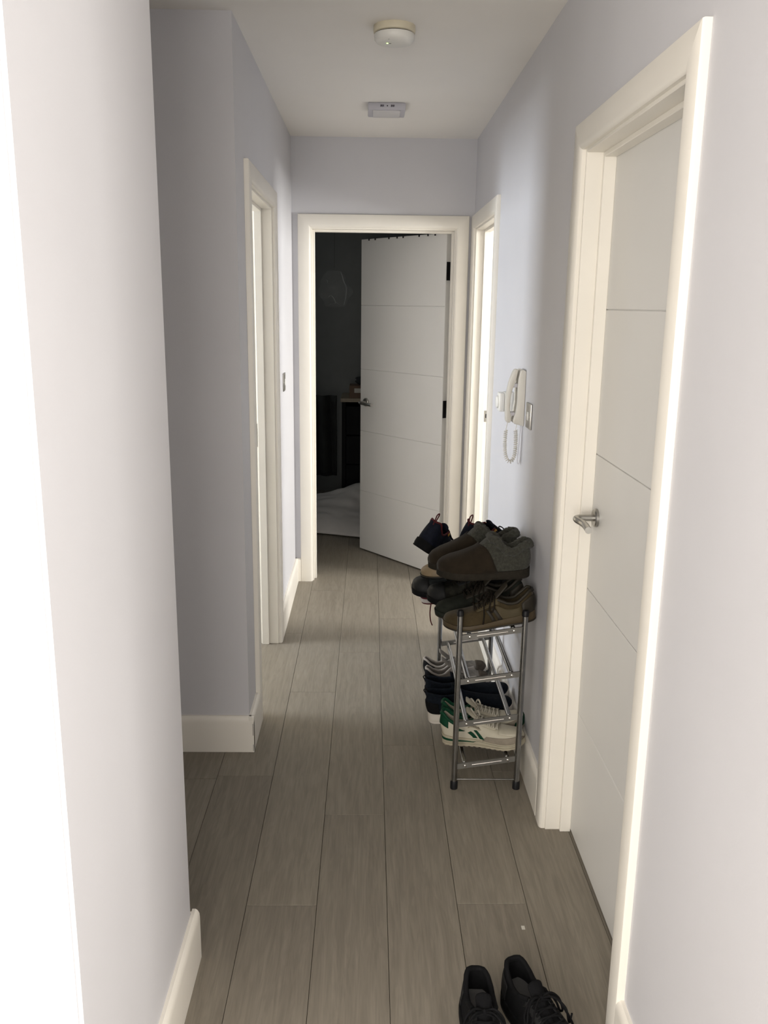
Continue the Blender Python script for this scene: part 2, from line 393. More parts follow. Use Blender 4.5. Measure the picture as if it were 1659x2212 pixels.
def door_frame(n, loc, rz, cw, label):
    root = struct(empty('door_%d' % n, loc, rz), label)
    casing(root, cw, -1, 0.); casing(root, cw, 1, T)
    boxes('lining', [(-LN, 0, 0, T, 0, CH+LN)], 'trim', root, .0015, 1); boxes('lining', [(cw, cw+LN, 0, T, 0, CH+LN)], 'trim', root, .0015, 1)
    boxes('lining_head', [(0, cw, 0, T, CH, CH+LN)], 'trim', root, .0015, 1)
    s0, s1 = .044, .077
    boxes('door_stop', [(-.001, .012, s0, s1, 0, CH)], 'trim', root, .0015, 1); boxes('door_stop', [(cw-.012, cw+.001, s0, s1, 0, CH)], 'trim', root, .0015, 1)
    boxes('door_stop', [(.012, cw-.012, s0, s1, CH-.012, CH+.001)], 'trim', root, .0015, 1)
    return root
def leaf(root, cw, ang, hinge='r'):
    """leaf hung at room side (v = T); built from its hinge: extends -x (hinge right) or +x (hinge left)"""
    lw = cw-.006; th = .040; z0, z1 = .009, CH-.004
    sx = -1 if hinge == 'r' else 1
    def bx(a, b, y0, y1, q0, q1): return (min(sx*a, sx*b), max(sx*a, sx*b), y0, y1, q0, q1)
    lf = boxes('leaf', [bx(0, lw, -th+.003, -.003, z0, z1)], 'door', root)
    lf.location = ((cw-.003) if hinge == 'r' else .003, T, 0); lf.rotation_euler = (0, 0, ang)
    hs = (z1-z0)/5
    for k in range(5):
        g0 = z0+k*hs+(.0010 if k else 0); g1 = z0+(k+1)*hs-(.0010 if k < 4 else 0)
        boxes('panel', [bx(0, lw, -th, -th+.003, g0, g1)], 'door', lf, .0012, 1)
        boxes('panel', [bx(0, lw, -.003, 0, g0, g1)], 'door', lf, .0012, 1)
    return lf, lw, sx, th
def handle(root, lf, u, z, sx, th, side=-1):
    """rose and curved lever on one face; side -1 = hall face"""
    y0 = -th if side < 0 else 0.
    n = 28; vs = []; fs = []
    prof = [(.026, 0), (.026, .007), (.0235, .010), (.010, .010)]
    for (r, d) in prof:
        for j in range(n):
            a = 2*math.pi*j/n; vs.append((u+r*math.cos(a), y0+side*d, z+r*math.sin(a)))
    for i in range(len(prof)-1):
        for j in range(n): fs.append((i*n+j, i*n+(j+1) % n, (i+1)*n+(j+1) % n, (i+1)*n+j))
    fs.append(tuple((len(prof)-1)*n+j for j in range(n)))
    rose = mesh('handle', vs, fs, 'steel', root, True); rose.location = lf.location; rose.rotation_euler = lf.rotation_euler
    try: rose.data.set_sharp_from_angle(angle=R(35))
    except Exception: pass
    d = -sx
    pts = [(u, y0+side*.008, z), (u, y0+side*.040, z), (u+d*.002, y0+side*.052, z), (u+d*.010, y0+side*.060, z), (u+d*.024, y0+side*.060, z-.001),
           (u+d*.045, y0+side*.053, z-.003), (u+d*.070, y0+side*.049, z-.005), (u+d*.100, y0+side*.050, z-.006), (u+d*.118, y0+side*.052, z-.006)]
    o = tube('lever', smooth_path(pts, 6), .0095, 'steel', rose, 14)
    return rose

# door 1: closed door, right wall, near (hall face looks to -x): local u = -y, v = +x
cwA = A_Y1-A_Y0
d1 = door_frame(1, (XR, A_Y1, 0), R(-90), cwA, 'closed white grooved door in the right wall with a steel lever handle')
lf, lw, sx, th = leaf(d1, cwA, 0, 'r')
handle(d1, lf, -(lw-.060), 1.020, sx, th)
# door 2: bedroom door at the end, hinged right, swung into the dark room
cwE = E_X1-E_X0
d2 = door_frame(2, (E_X0, YE, 0), 0, cwE, 'half open white bedroom door at the end of the hall with dark hinges')
lfE, lwE, sxE, thE = leaf(d2, cwE, R(-51.5), 'r')
handle(d2, lfE, -(lwE-.060), .985, sxE, thE)
for hz in (1.727, .957, .20):
    h = boxes('hinge', [(.0, .0022, -thE+.004, -.002, hz, hz+.100)], 'darkmetal', d2); h.location = lfE.location; h.rotation_euler = lfE.rotation_euler
    boxes('hinge_leaf', [(cwE-.0018, cwE+.0005, T-.036, T-.002, hz, hz+.100)], 'darkmetal', d2)
# door 3: lit room on the right (far), local as door 1; leaf stands open inside the room, out of sight
cwB = B_Y1-B_Y0
d3 = door_frame(3, (XR, B_Y1, 0), R(-90), cwB, 'open doorway in the right wall by the end wall, flooded with daylight')
sp = boxes('strike_plate', [(-.0005, .0014, .078, .106, .962, 1.025)], 'steel', d3); boxes('latch_hole', [(.0012, .0018, .086, .098, .984, 1.006)], 'screen_dark', sp)
# door 4: lit room on the left: local u = +y, v = -x ; leaf open flat inside the room
cwD = D_Y1-D_Y0
d4 = door_frame(4, (XL, D_Y0, 0), R(90), cwD, 'open doorway in the left wall with warm light beyond')
lfD, lwD, sxD, thD = leaf(d4, cwD, R(100), 'l')
for hz in (1.70, .93, .20):
    boxes('hinge', [(-.0005, .0018, T-.036, T-.002, hz, hz+.100)], 'steel', d4)
spD = boxes('strike_plate', [(cwD-.0016, cwD+.0005, .080, .106, .955, 1.06)], 'steel', d4); boxes('latch_hole', [(cwD-.0022, cwD-.0010, .088, .099, .985, 1.025)], 'screen_dark', spD)

# ------------------------------------------------------------------ things on the walls and ceiling
def intercom():
    y = 3.135
    root = tag(empty('intercom_handset', (XR, y+.045, 1.17)), 'ivory entry phone with curled cord hung on the right wall', 'intercom')
    def lc(p): return [(a-XR, b-1.17) for a, b in p]
    base = lc([(.561, 1.366), (.548, 1.372), (.541, 1.366), (.536, 1.335), (.534, 1.30), (.534, 1.25), (.530, 1.215), (.523, 1.190), (.524, 1.178), (.561, 1.168)])
    prism('base', base, -.045, .045, 'ivory', root, bevel=.003)
    hs = lc([(.536, 1.372), (.524, 1.371), (.517, 1.358), (.506, 1.325), (.499, 1.285), (.497, 1.245), (.4975, 1.215), (.499, 1.185), (.502, 1.179), (.514, 1.177), (.517, 1.185),
             (.517, 1.207), (.5135, 1.216), (.5115, 1.232), (.5115, 1.255), (.514, 1.280), (.519, 1.303), (.524, 1.313), (.5315, 1.345)])
    hset = prism('handset', hs, -.026, .016, 'ivory', root, bevel=.005)
    for (a, b, q0, q1) in ((.522, .537, 1.306, 1.320), (.513, .531, 1.204, 1.216)):
        boxes('cradle', [(a-XR, b-XR, -.022, .012, q0-1.17, q1-1.17)], 'greyplastic', root)
    # coiled cord
    cx = [(-.054, .012), (-.059, -.020), (-.061, -.06), (-.058, -.105), (-.050, -.130), (-.039, -.138), (-.029, -.130), (-.022, -.105), (-.021, -.06), (-.023, -.020)]
    path = smooth_path([(a, -.008, b) for a, b in cx[1:]], 14)
    L = [0]
    for i in range(1, len(path)): L.append(L[-1]+(path[i]-path[i-1]).length)
    pts = []; N = 560
    for k in range(N):
        s = L[-1]*k/(N-1); i = max(j for j in range(len(L)) if L[j] <= s+1e-9); i = min(i, len(path)-2)
        f = (s-L[i])/(L[i+1]-L[i]); p = path[i].lerp(path[i+1], f); t = (path[i+1]-path[i]).normalized()
        n = Vector((0, 1, 0)); b = t.cross(n); a = 2*math.pi*s/.0072
        pts.append(p+n*(.0060*math.cos(a))+b*(.0060*math.sin(a)))
    cord = tube('coiled_cord', pts, .0018, 'ivory', root, 5)
    tube('cord_lead', smooth_path([(-.053, -.006, .012), (-.056, -.008, -.004), (-.0595, -.008, -.020)], 4), .0013, 'ivory', cord, 6)
    tube('cord_lead', smooth_path([(-.018, -.006, .008), (-.021, -.008, -.006), (-.0235, -.008, -.020)], 4), .0013, 'ivory', cord, 6)
    tube('thin_wire', smooth_path([(-.009, -.030, .004), (-.012, -.032, -.06), (-.016, -.032, -.125), (-.012, -.032, -.142), (-.006, -.032, -.125), (-.004, -.030, -.06), (-.004, -.028, 0)], 6), .0011, 'greyplastic', root, 6)
intercom()
def thermostat():
    root = tag(empty('thermostat', (XR, 3.425, 1.185)), 'small white box with a round front dial, on the wall behind the handset', 'thermostat')
    boxes('back_plate', [(-.012, 0, -.042, .042, 0, .082)], 'whiteplastic', root, .003)
    boxes('body', [(-.034, -.012, -.038, .038, .003, .079)], 'whiteplastic', root, .004)
    boxes('front', [(-.054, -.034, -.035, .035, .005, .077)], 'whiteplastic', root, .005)
    n = 24; vs = []; fs = []
    for (r, d) in ((.024, -.053), (.024, -.059), (.020, -.062), (.004, -.062)):
        for j in range(n): a = 2*math.pi*j/n; vs.append((d, r*math.cos(a), .041+r*math.sin(a)))
    for i in range(3):
        for j in range(n): fs.append((i*n+j, i*n+(j+1) % n, (i+1)*n+(j+1) % n, (i+1)*n+j))
    fs.append(tuple(3*n+j for j in range(n)))
    mesh('dial', vs, fs, 'whiteplastic', root, True)
thermostat()
def switch(x, sgn, yc, zc, label, w=.088, h=.088):
    root = tag(empty('light_switch', (x, yc, zc)), label, 'light switch')
    def b(a0, a1, y0, y1, z0, z1): return (min(sgn*a0, sgn*a1), max(sgn*a0, sgn*a1), y0, y1, z0, z1)
    boxes('plate', [b(0, .0065, -w/2, w/2, -h/2, h/2)], 'steel', root, .0015)
    boxes('rocker', [b(.006, .0095, -.009, .009, -.015, .015)], 'whiteplastic', root, .001)
    for s in (-1, 1): boxes('screw', [b(.006, .0072, s*.033-.003, s*.033+.003, -.003, .003)], 'rivet', root, .0008, 1)
switch(XR, -1, 3.026, 1.220, 'brushed steel light switch beside the ivory entry phone')
switch(XL, 1, 4.352, 1.213, 'brushed steel light switch on the left wall near the bedroom door')

def smoke_alarm():
    root = tag(empty('smoke_alarm', (.070, 3.035, ZC)), 'yellowed round smoke alarm with a green light on the ceiling', 'smoke alarm')
    lathe('base', [(.066, 0), (.067, -.012), (.066, -.020), (.062, -.022)], 'yellowed', root, 40)
    lathe('gap_ring', [(.060, -.021), (.060, -.026)], 'gap', root, 40)
    cover = lathe('cover', [(.0635, -.0245), (.0645, -.030), (.063, -.040), (.057, -.047), (.045, -.051), (.02, -.053), (.0, -.0535)], 'whiteplastic', root, 40)
    lathe('indicator', [(.003, 0), (.003, -.002), (0, -.003)], 'led', cover, 12, (-.022, -.012, -.0515))
    boxes('slot', [(-.017, -.010, -.0135, -.0105, -.0535, -.051)], 'screen_dark', cover)
    boxes('slot', [(-.020, -.010, -.046, -.0435, -.0500, -.0455)], 'screen_dark', cover)
smoke_alarm()
def ceiling_unit():
    root = tag(empty('emergency_light', (.066, 4.10, ZC)), 'small rectangular light unit with dark print on the ceiling near the end wall', 'emergency light')
    boxes('housing', [(-.082, .082, 0, .165, -.030, 0)], 'greyplastic', root, .004)
    boxes('lens', [(-.060, .060, .010, .150, -.0345, -.0295)], 'lens', root, .002)
    # print on the front: two blurred groups and a dot between
    pr = []
    for cx in (-.0205, .0255):
        for k in range(4):
            pr.append((cx-.0075+k*.004, cx-.0075+k*.004+.0028, -.0008, .0005, -.0185+(k % 2)*.0012, -.0095))
    pr.append((.0, .005, -.0008, .0005, -.0165, -.0115))
    boxes('print', pr, 'ink', root)
ceiling_unit()

# ------------------------------------------------------------------ shoe rack
TIER = (.085, .238, .391, .546)
RX0, RX1, RY0, RY1 = .298, .509, 2.654, 3.365
def tier_z(x, base): return base+(x-.333)*.154
def shoe_rack():
    root = tag(empty('shoe_rack', (RX0, RY0, 0)), 'four tier chrome tube shoe rack against the right wall', 'shoe rack')
    L = lambda x, y, z: (x-RX0, y-RY0, z)
    for y in (RY0, RY1):
        for x in (RX0, RX1):
            lg = tube('leg', [L(x, y, .012), L(x+.002, y, .625)], .0095, 'chrome', root, 14)
            lathe('foot_cap', [(.0125, 0), (.0125, .024), (.0105, .028), (.0095, .028)], 'blackplastic', lg, 16, L(x, y, 0))
            lathe('top_cap', [(.0098, -.016), (.0112, -.016), (.0112, -.002), (.008, .003), (0, .004)], 'blackplastic', lg, 16, L(x+.002, y, .634))
        tube('bottom_rod', [L(RX0+.006, y, .033), L(RX1-.006, y, .033)], .0025, 'chrome', root, 8)
        for b in TIER:
            z0, z1 = tier_z(RX0+.006, b), tier_z(RX1-.006, b); h = .0095; yy = y
            vs = []
            for (x, z) in ((RX0+.004, z0), (RX1-.004, z1)):
                for dy in (-.003, .003):
                    for dz in (-h, h): vs.append(L(x, yy+dy, z+dz))
            st = mesh('strap', vs, [(0, 1, 3, 2), (4, 6, 7, 5), (0, 4, 5, 1), (2, 3, 7, 6), (0, 2, 6, 4), (1, 5, 7, 3)], 'strap', root)
            za, zb = tier_z(.356, b), tier_z(.456, b)
            tube('strap_ridge', [L(.356, yy-.003, za), L(.456, yy-.003, zb)], .0019, 'rivet', st, 8)
            for rx in (.333, .476):
                vs, fs = tube_data([L(rx, yy-.0062, tier_z(rx, b)), L(rx, yy-.0050, tier_z(rx, b)), L(rx, yy-.003, tier_z(rx, b))], [.003, .0050, .0052], 12)
                mesh('rivet', vs, fs, 'rivet', st, True)
    for b in TIER:
        for rx in (.333, .476):
            z = tier_z(rx, b)
            t = tube('shelf_tube', [L(rx, RY0+.003, z), L(rx, RY1-.003, z)], .0072, 'chrome', root, 12)
            tube('inner_tube', [L(rx, RY0+.012, z+.0004), L(rx, RY0+.33, z+.0004)], .0085, 'chrome', t, 12)
shoe_rack()

# ------------------------------------------------------------------ shoes
NV = 8
def sstep(a, b, x):
    t = min(max((x-a)/(b-a), 0), 1); return t*t*(3-2*t)
class Shoe:
    OUT = ([0, .004, .02, .06, .13, .22, .34, .46, .60, .71, .80, .88, .94, .975, .993, 1.0],
           [0, .20, .42, .62, .735, .765, .745, .79, .93, 1.0, .985, .87, .67, .44, .22, 0])
    def __init__(s, L=.29, W=.104, top=None, col=None, sole=None, bend=1, spring=.012):
        s.L, s.W, s.bend, s.spring = L, W, bend, spring
        s.top = top or ([.30, .38, .46, .56, .66, .76, .86, .94, .98, 1.0], [.100, .097, .088, .076, .066, .060, .055, .046, .036, .022])
        s.col = col or ([0, .04, .10, .20, .28, .36, .42], [.094, .096, .086, .072, .074, .084, .092])
        s.sole = sole or ([0, .1, .4, .6, .85, 1.0], [.034, .032, .026, .022, .020, .022])
    def base(s, t):                                # toe spring of the ground line
        x = max(0., (t-.72)/.28); h = max(0., (.07-t)/.07)
        return s.spring*x*x + .003*h*h
    def hw(s, t): return .5*s.W*float(np.interp(t, *s.OUT))
    def cy(s, t): return s.bend*.010*math.sin(math.pi*min(1, t*1.0))*(1 if t < .5 else 1) - s.bend*.012*max(0, t-.6)
    def z0(s, t): return s.base(t)+float(np.interp(t, *s.sole))
    def pt(s, t, v):
        k = 1-abs(v); w = s.hw(t)*.97; z0 = s.z0(t)-.004
        th = k*math.pi/2; tp = s.base(t)+float(np.interp(t, *s.top))
        yc, zc = w*max(0, math.cos(th))**.72, z0+(tp-z0)*math.sin(th)**.85
        kk = min(k/.75, 1); c = float(np.interp(t, *s.col))
        yo, zo = w*(1-.26*kk**1.7), z0+(c-z0)*kk
        b = sstep(.33, .45, t)
        y, z = yo*(1-b)+yc*b, zo*(1-b)+zc*b
        x = t*s.L
        if t < .12: x -= .006*math.sin(math.pi*min(1, kk*1.1))*(1-t/.12)
        return Vector((x, s.cy(t)+(y if v > 0 else -y), z))
    def nrm(s, t, v):
        e = .01; t = min(max(t, .012), .985)
        a = s.pt(t+e, v)-s.pt(t-e, v); vv = min(max(v, -.985), .985); b = s.pt(t, vv+e)-s.pt(t, vv-e)
        n = b.cross(a) if False else a.cross(b)
        if n.length < 1e-9: return Vector((0, 0, 1))
        n.normalize()
        c = Vector((s.L*t, s.cy(t), .04))
        if n.dot(s.pt(t, v)-c) < 0: n = -n
        return n
    def upper(s, m, root, thick=.004):
        S = [0, .004, .012, .025, .045, .07, .10, .14, .19, .25, .31, .36, .40, .44, .49, .54, .59, .64, .69, .74, .79, .84, .88, .92, .95, .975, .99, 1.0]
        n = 2*NV+1; vs = []; fs = []
        for t in S:
            for j in range(n): vs.append(s.pt(t, j/NV-1))
        for i in range(len(S)-1):
            for j in range(n-1):
                if S[i+1] <= .401 and 6 <= j < 10: continue
                fs.append((i*n+j, i*n+j+1, (i+1)*n+j+1, (i+1)*n+j))
        o = mesh('upper', vs, fs, m, root, True)
        bm = bmesh.new(); bm.from_mesh(o.data); bmesh.ops.remove_doubles(bm, verts=bm.verts, dist=.0004); bmesh.ops.recalc_face_normals(bm, faces=bm.faces); bm.to_mesh(o.data); bm.free()
        for p in o.data.polygons: p.use_smooth = True
        md = o.modifiers.new('thick', 'SOLIDIFY'); md.thickness = thick; md.offset = -1
        sb = o.modifiers.new('sub', 'SUBSURF'); sb.levels = 1; sb.render_levels = 1
        # insole
        S2 = [.02, .05, .1, .2, .3, .4, .5, .6]; vs = []; fs = []
        for t in S2:
            w = s.hw(t)*.88
            for y in (-w, w): vs.append((t*s.L, s.cy(t)+y, s.z0(t)+.006))
        for i in range(len(S2)-1): fs.append((2*i, 2*i+1, 2*i+3, 2*i+2))
        mesh('insole', vs, fs, s.lining, root)
        return o
    def solepart(s, name, m, root, f0, f1, grow=1.04, ribs=0):
        """f0,f1: functions t -> lower/upper z above ground line"""
        S = list(np.concatenate([[0, .006, .02, .045], np.linspace(.08, .92, 22), [.955, .98, .994, 1.0]]))
        vs = []; fs = []; n = 8
        for t in S:
            w = s.hw(t)*grow+(.0015 if 0 < t < 1 else 0); x = (t-.5)*s.L*1.018+.5*s.L; b = s.base(t); lo, hi = b+f0(t), b+f1(t); c = s.cy(t)
            for (y, z) in ((-w*.93, lo), (-w, lo+(hi-lo)*.22), (-w*1.005, lo+(hi-lo)*.6), (-w*.975, hi), (w*.975, hi), (w*1.005, lo+(hi-lo)*.6), (w, lo+(hi-lo)*.22), (w*.93, lo)):
                vs.append((x, c+y, z))
        for i in range(len(S)-1):
            for j in range(n): fs.append((i*n+j, i*n+(j+1) % n, (i+1)*n+(j+1) % n, (i+1)*n+j))
        o = mesh(name, vs, fs, m, root, True)
        bm = bmesh.new(); bm.from_mesh(o.data); bmesh.ops.remove_doubles(bm, verts=bm.verts, dist=.0002); bmesh.ops.recalc_face_normals(bm, faces=bm.faces); bm.to_mesh(o.data); bm.free()
        try: o.data.set_sharp_from_angle(angle=R(45))
        except Exception: pass
        return o
    def lugs(s, m, root, n=13):
        P = []
        for i in range(n):
            t = .05+.9*i/(n-1); w = s.hw(t)*.95; x = t*s.L; b = s.base(t)
            for (a, c) in ((-w, -w*.1), (w*.1, w)):
                vs = [(x+dx, s.cy(t)+y, b+z) for dx in (-.005, .005) for y in (a, c) for z in (-.004, .003)]
                P.append((vs, [(0, 1, 3, 2), (4, 6, 7, 5), (0, 4, 5, 1), (2, 3, 7, 6), (0, 2, 6, 4), (1, 5, 7, 3)]))
        v, f = join_data(P); o = mesh('tread_lugs', v, f, m, root); return o
    def patch(s, name, m, root, quad, off=.0014, nu=8, nv=6, thick=.0018):
        """quad: four (t,v) corners, in order"""
        (a, b, c, d) = quad; vs = []; fs = []
        for i in range(nu+1):
            p = i/nu
            for j in range(nv+1):
                q = j/nv
                t = (a[0]*(1-p)+b[0]*p)*(1-q)+(d[0]*(1-p)+c[0]*p)*q
                v = (a[1]*(1-p)+b[1]*p)*(1-q)+(d[1]*(1-p)+c[1]*p)*q
                t = min(max(t, .003), .997)
                vs.append(s.pt(t, v)+s.nrm(t, v)*off)
        for i in range(nu):
            for j in range(nv):
                k = i*(nv+1)+j; fs.append((k, k+1, k+nv+2, k+nv+1))
        o = mesh(name, vs, fs, m, root, True)
        md = o.modifiers.new('thick', 'SOLIDIFY'); md.thickness = thick; md.offset = 0
        return o
    def heel(s, name, m, root, t1, v0=.28, off=.0015, v1=1.0):
        S = [.003, .012, .03, .055, .085, .12, .16, .2, .25, .3]; S = [t for t in S if t < t1]+[t1]
        ring = [(t, -1) for t in reversed(S)]+[(t, 1) for t in S]
        vs = []; fs = []; n = 6
        for (t, sg) in ring:
            for j in range(n+1):
                v = sg*(v0+(v1-v0)*j/n); p = s.pt(t, v); vs.append(p+s.nrm(t, v)*off)
        for i in range(len(ring)-1):
            for j in range(n):
                k = i*(n+1)+j; fs.append((k, k+1, k+n+2, k+n+1))
        o = mesh(name, vs, fs, m, root, True); md = o.modifiers.new('thick', 'SOLIDIFY'); md.thickness = .002; md.offset = 0
        return o
    def tongue(s, m, root, t0=.26, t1=.60, lift=.020, w=.42):
        vs = []; fs = []; nu, nv = 10, 6
        for i in range(nu+1):
            p = i/nu; t = t1+(t0-t1)*p; tt = max(t, .455)
            zc = s.pt(tt, 0).z-.003+max(0, (.455-t))*s.L*.75+lift*p*p*.6
            hwid = s.hw(.5)*w*(.8+.35*p)
            for j in range(nv+1):
                q = 2*j/nv-1; vs.append((t*s.L, s.cy(t)+q*hwid, zc-.014*q*q*(1.1-.5*p)+.002))
        for i in range(nu):
            for j in range(nv): k = i*(nv+1)+j; fs.append((k, k+1, k+nv+2, k+nv+1))
        o = mesh('tongue', vs, fs, m, root, True); md = o.modifiers.new('thick', 'SOLIDIFY'); md.thickness = .006; md.offset = 0
        sb = o.modifiers.new('sub', 'SUBSURF'); sb.levels = 1; sb.render_levels = 1
        return o
    def laces(s, m, root, t0=.44, t1=.63, n=5, rad=.0023, span=.30, bow=0):
        P = []
        for i in range(n):
            t = t0+(t1-t0)*i/(n-1); tn = t+(t1-t0)/(n-1)*.55
            for sg in (-1, 1):
                pth = []
                for k in range(7):
                    q = k/6; v = sg*span*(1-2*q); tt = t+(tn-t)*q; pth.append(s.pt(tt, v)+s.nrm(tt, v)*(.0035+.003*math.sin(math.pi*q)))
                P.append(tube_data(pth, rad, 6))
        if bow:
            c = s.pt(t0+.01, 0)+Vector((0, 0, .007))
            for sg in (-1, 1):
                y = sg*s.hw(t0)
                P.append(tube_data(smooth_path([c, c+Vector((.004, y*.5, .010)), c+Vector((.012, y*.95, -.004)), c+Vector((.020, y*1.12, -.030)), c+Vector((.012, y*1.1, -.040)), c+Vector((.002, y*.98, -.022)), c+Vector((-.002, y*.5, .004)), c], 6), rad*1.05, 6))
                P.append(tube_data(smooth_path([c, c+Vector((.016, y*.5, .008)), c+Vector((.034, y*1.02, -.012)), c+Vector((.040, y*1.22, -.05)), c+Vector((.046, y*1.25, -.075*bow))], 6), rad*.95, 6))
            P.append(tube_data([c+Vector((0, -.006, 0)), c+Vector((.002, 0, .003)), c+Vector((0, .006, 0))], rad*2., 8))
        v, f = join_data(P); return mesh('laces', v, f, m, root, True)
    def loop(s, m, root, size=.012, rad=.0022, t=.0):
        c = s.pt(.004, .27); c = Vector((c.x, s.cy(0), c.z))
        pts = [c+Vector((-.001, 0, -.012)), c+Vector((-.005, 0, .002)), c+Vector((-.006-size*.25, 0, size*.9)), c+Vector((-.003, 0, size*1.25)), c+Vector((.003, 0, size*.8)), c+Vector((.004, 0, -.004))]
        return tube('pull_loop', smooth_path(pts, 6), rad, m, root, 8)
    def collar(s, m, root, rad=.006, bumps=0.):
        S = [.40, .36, .30, .25, .19, .14, .10, .07, .045, .025, .012, .004]
        pts = [s.pt(t, .25) for t in S]+[s.pt(t, -.25) for t in reversed(S)]
        return tube('collar', pts, rad, m, root, 10)

def place(root, heel, toe, roll=0.):
    h, t = Vector(heel), Vector(toe); X = (t-h).normalized(); Z = Vector((0, 0, 1)); Y = Z.cross(X).normalized(); Z = X.cross(Y)
    Rm = Matrix((X, Y, Z)).transposed() @ Matrix.Rotation(roll, 3, 'X')
    root.location = h; root.rotation_euler = Rm.to_euler(); root.empty_display_size = .03

SM = dict(
    tan=mat('olive_tan_suede', (.045, .033, .016), .85, var=.22, vscale=30, bump=.15, bscale=300, sheen=.1, spec=.12),
    tan2=mat('olive_tan_leather', (.060, .046, .022), .65, var=.12, vscale=25, spec=.3),
    tandark=mat('dark_olive_leather', (.022, .018, .012), .6, var=.2, vscale=25, spec=.3),
    gum=mat('gum_rubber', (.066, .048, .026), .6, var=.12, vscale=20, spec=.3),
    lacebrown=mat('dark_brown_lace', (.014, .011, .008), .8, spec=.12),
    greendark=mat('dark_green_suede', (.016, .018, .014), .85, var=.3, vscale=30, spec=.12),
    camo=mat('mottled_black_mesh', (.014, .0135, .010), .8, var=.75, vscale=55, bump=.2, bscale=200, spec=.12),
    black=mat('matt_black_fabric', (.0055, .0056, .0062), .9, var=.25, vscale=60, bump=.15, bscale=300, spec=.12),
    blackleather=mat('black_leather', (.0075, .0078, .008), .65, var=.2, vscale=30, spec=.3),
    charcoal=mat('charcoal_leather', (.021, .024, .024), .6, var=.2, vscale=25, spec=.3),
    navy=mat('navy_mesh', (.0065, .008, .015), .8, var=.3, vscale=70, bump=.2, bscale=250, spec=.12),
    navyknit=mat('midnight_knit', (.006, .0085, .013), .9, var=.3, vscale=120, bump=.25, bscale=350, spec=.12),
    orange=mat('amber_trim', (.38, .19, .035), .6, spec=.12),
    maroon=mat('maroon_trim', (.065, .012, .014), .7, spec=.12),
    white=mat('white_rubber', (.60, .56, .50), .55, var=.06, vscale=20, spec=.3),
    whitestripe=mat('off_white_sole', (.50, .47, .44), .6, var=.1, vscale=40, spec=.12),
    beige=mat('beige_leather', (.22, .165, .10), .5, var=.2, vscale=25, spec=.3),
    suede=mat('brown_suede', (.0195, .0145, .0092), .95, var=.15, vscale=40, bump=.15, bscale=400, sheen=.05, spec=.12),
    fleece=mat('grey_green_fleece', (.046, .046, .037), 1., var=.3, vscale=130, bump=1., bscale=260, sheen=.12, spec=.12),
    slsole=mat('brown_foam_sole', (.021, .018, .0135), .9, var=.15, vscale=60, bump=.4, bscale=120, spec=.12),
    greymesh=mat('grey_mesh', (.20, .185, .165), .85, var=.12, vscale=70, bump=.2, bscale=300, spec=.12),
    greysuede=mat('taupe_suede', (.075, .062, .050), .9, var=.15, vscale=50, spec=.12),
    lightgrey=mat('light_grey_overlay', (.30, .275, .25), .7, spec=.12),
    wleather=mat('white_leather', (.50, .465, .37), .5, var=.06, vscale=25, spec=.3),
    gsuede=mat('beige_grey_suede', (.27, .235, .185), .9, var=.12, vscale=50, spec=.12),
    green=mat('racing_green', (.006, .045, .022), .6, var=.1, vscale=30, spec=.12),
    cream=mat('cream_midsole', (.40, .36, .27), .6, var=.08, vscale=30, spec=.12),
    laceoff=mat('off_white_lace', (.48, .45, .38), .8, spec=.12),
    inner=mat('dark_lining', (.014, .013, .012), .9, spec=.12),
    innergrey=mat('grey_insole', (.075, .075, .075), .8, spec=.12),
)
Shoe.lining = SM['inner']

def std_sole(sh, root, mid, out, split=.38):
    f = lambda t: float(np.interp(t, *sh.sole))
    a = sh.solepart('midsole', mid, root, lambda t: .005, f)
    b = sh.solepart('outsole', out, root, lambda t: 0., lambda t: .0062, 1.03)
    return a, b

# ---- top tier ----
def tan_sneaker(name, label, heel, toe, mats, roll=0., bend=1, bow=1., group=None):
    up, ov, dark, gum, lace = mats
    root = tag(empty(name), label, 'shoe', group); sh = Shoe(L=.302, W=.106, bend=bend, spring=.014,
        col=([0, .04, .10, .20, .28, .36, .42], [.098, .104, .090, .070, .071, .082, .090]))
    sh.upper(up, root); std_sole(sh, root, gum, dark)
    for sg in (1, -1):
        sh.patch('side_overlay', ov, root, [(.16, sg*.52), (.44, sg*.50), (.40, sg*.98), (.14, sg*.98)], .0016)
        sh.patch('eyestay', ov, root, [(.38, sg*.16), (.64, sg*.20), (.64, sg*.42), (.38, sg*.48)], .0020)
        sh.patch('side_stripe', dark, root, [(.46, sg*.52), (.49, sg*.52), (.42, sg*.97), (.37, sg*.97)], .0024, 3, 6)
        sh.patch('side_stripe', dark, root, [(.52, sg*.52), (.545, sg*.52), (.49, sg*.97), (.45, sg*.97)], .0024, 3, 6)
    sh.heel('heel_counter', dark, root, .15, .42)
    sh.collar(dark, root, .0055)
    sh.tongue(dark, root, .27, .60, .016); sh.laces(lace, root, .43, .63, 5, .0024, .30, bow)
    place(root, heel, toe, roll); return root
TB = .5625                                        # top of the tubes on the top tier at x = .333
tan_sneaker('lace_up_sneaker', 'olive tan lace-up sneaker with gum sole at the near end of the rack top', (.555, 2.716, .592), (.253, 2.716, .547),
            (SM['tan'], SM['tan2'], SM['tandark'], SM['gum'], SM['lacebrown']), bend=1, bow=1.0, group='pair of olive lace-up sneakers')
tan_sneaker('lace_up_sneaker', 'dark green sneaker wedged behind the olive tan one on the rack top', (.535, 2.828, .592), (.234, 2.824, .548),
            (SM['greendark'], SM['tandark'], SM['tandark'], SM['greendark'], SM['lacebrown']), bend=-1, bow=.6, group='pair of olive lace-up sneakers')
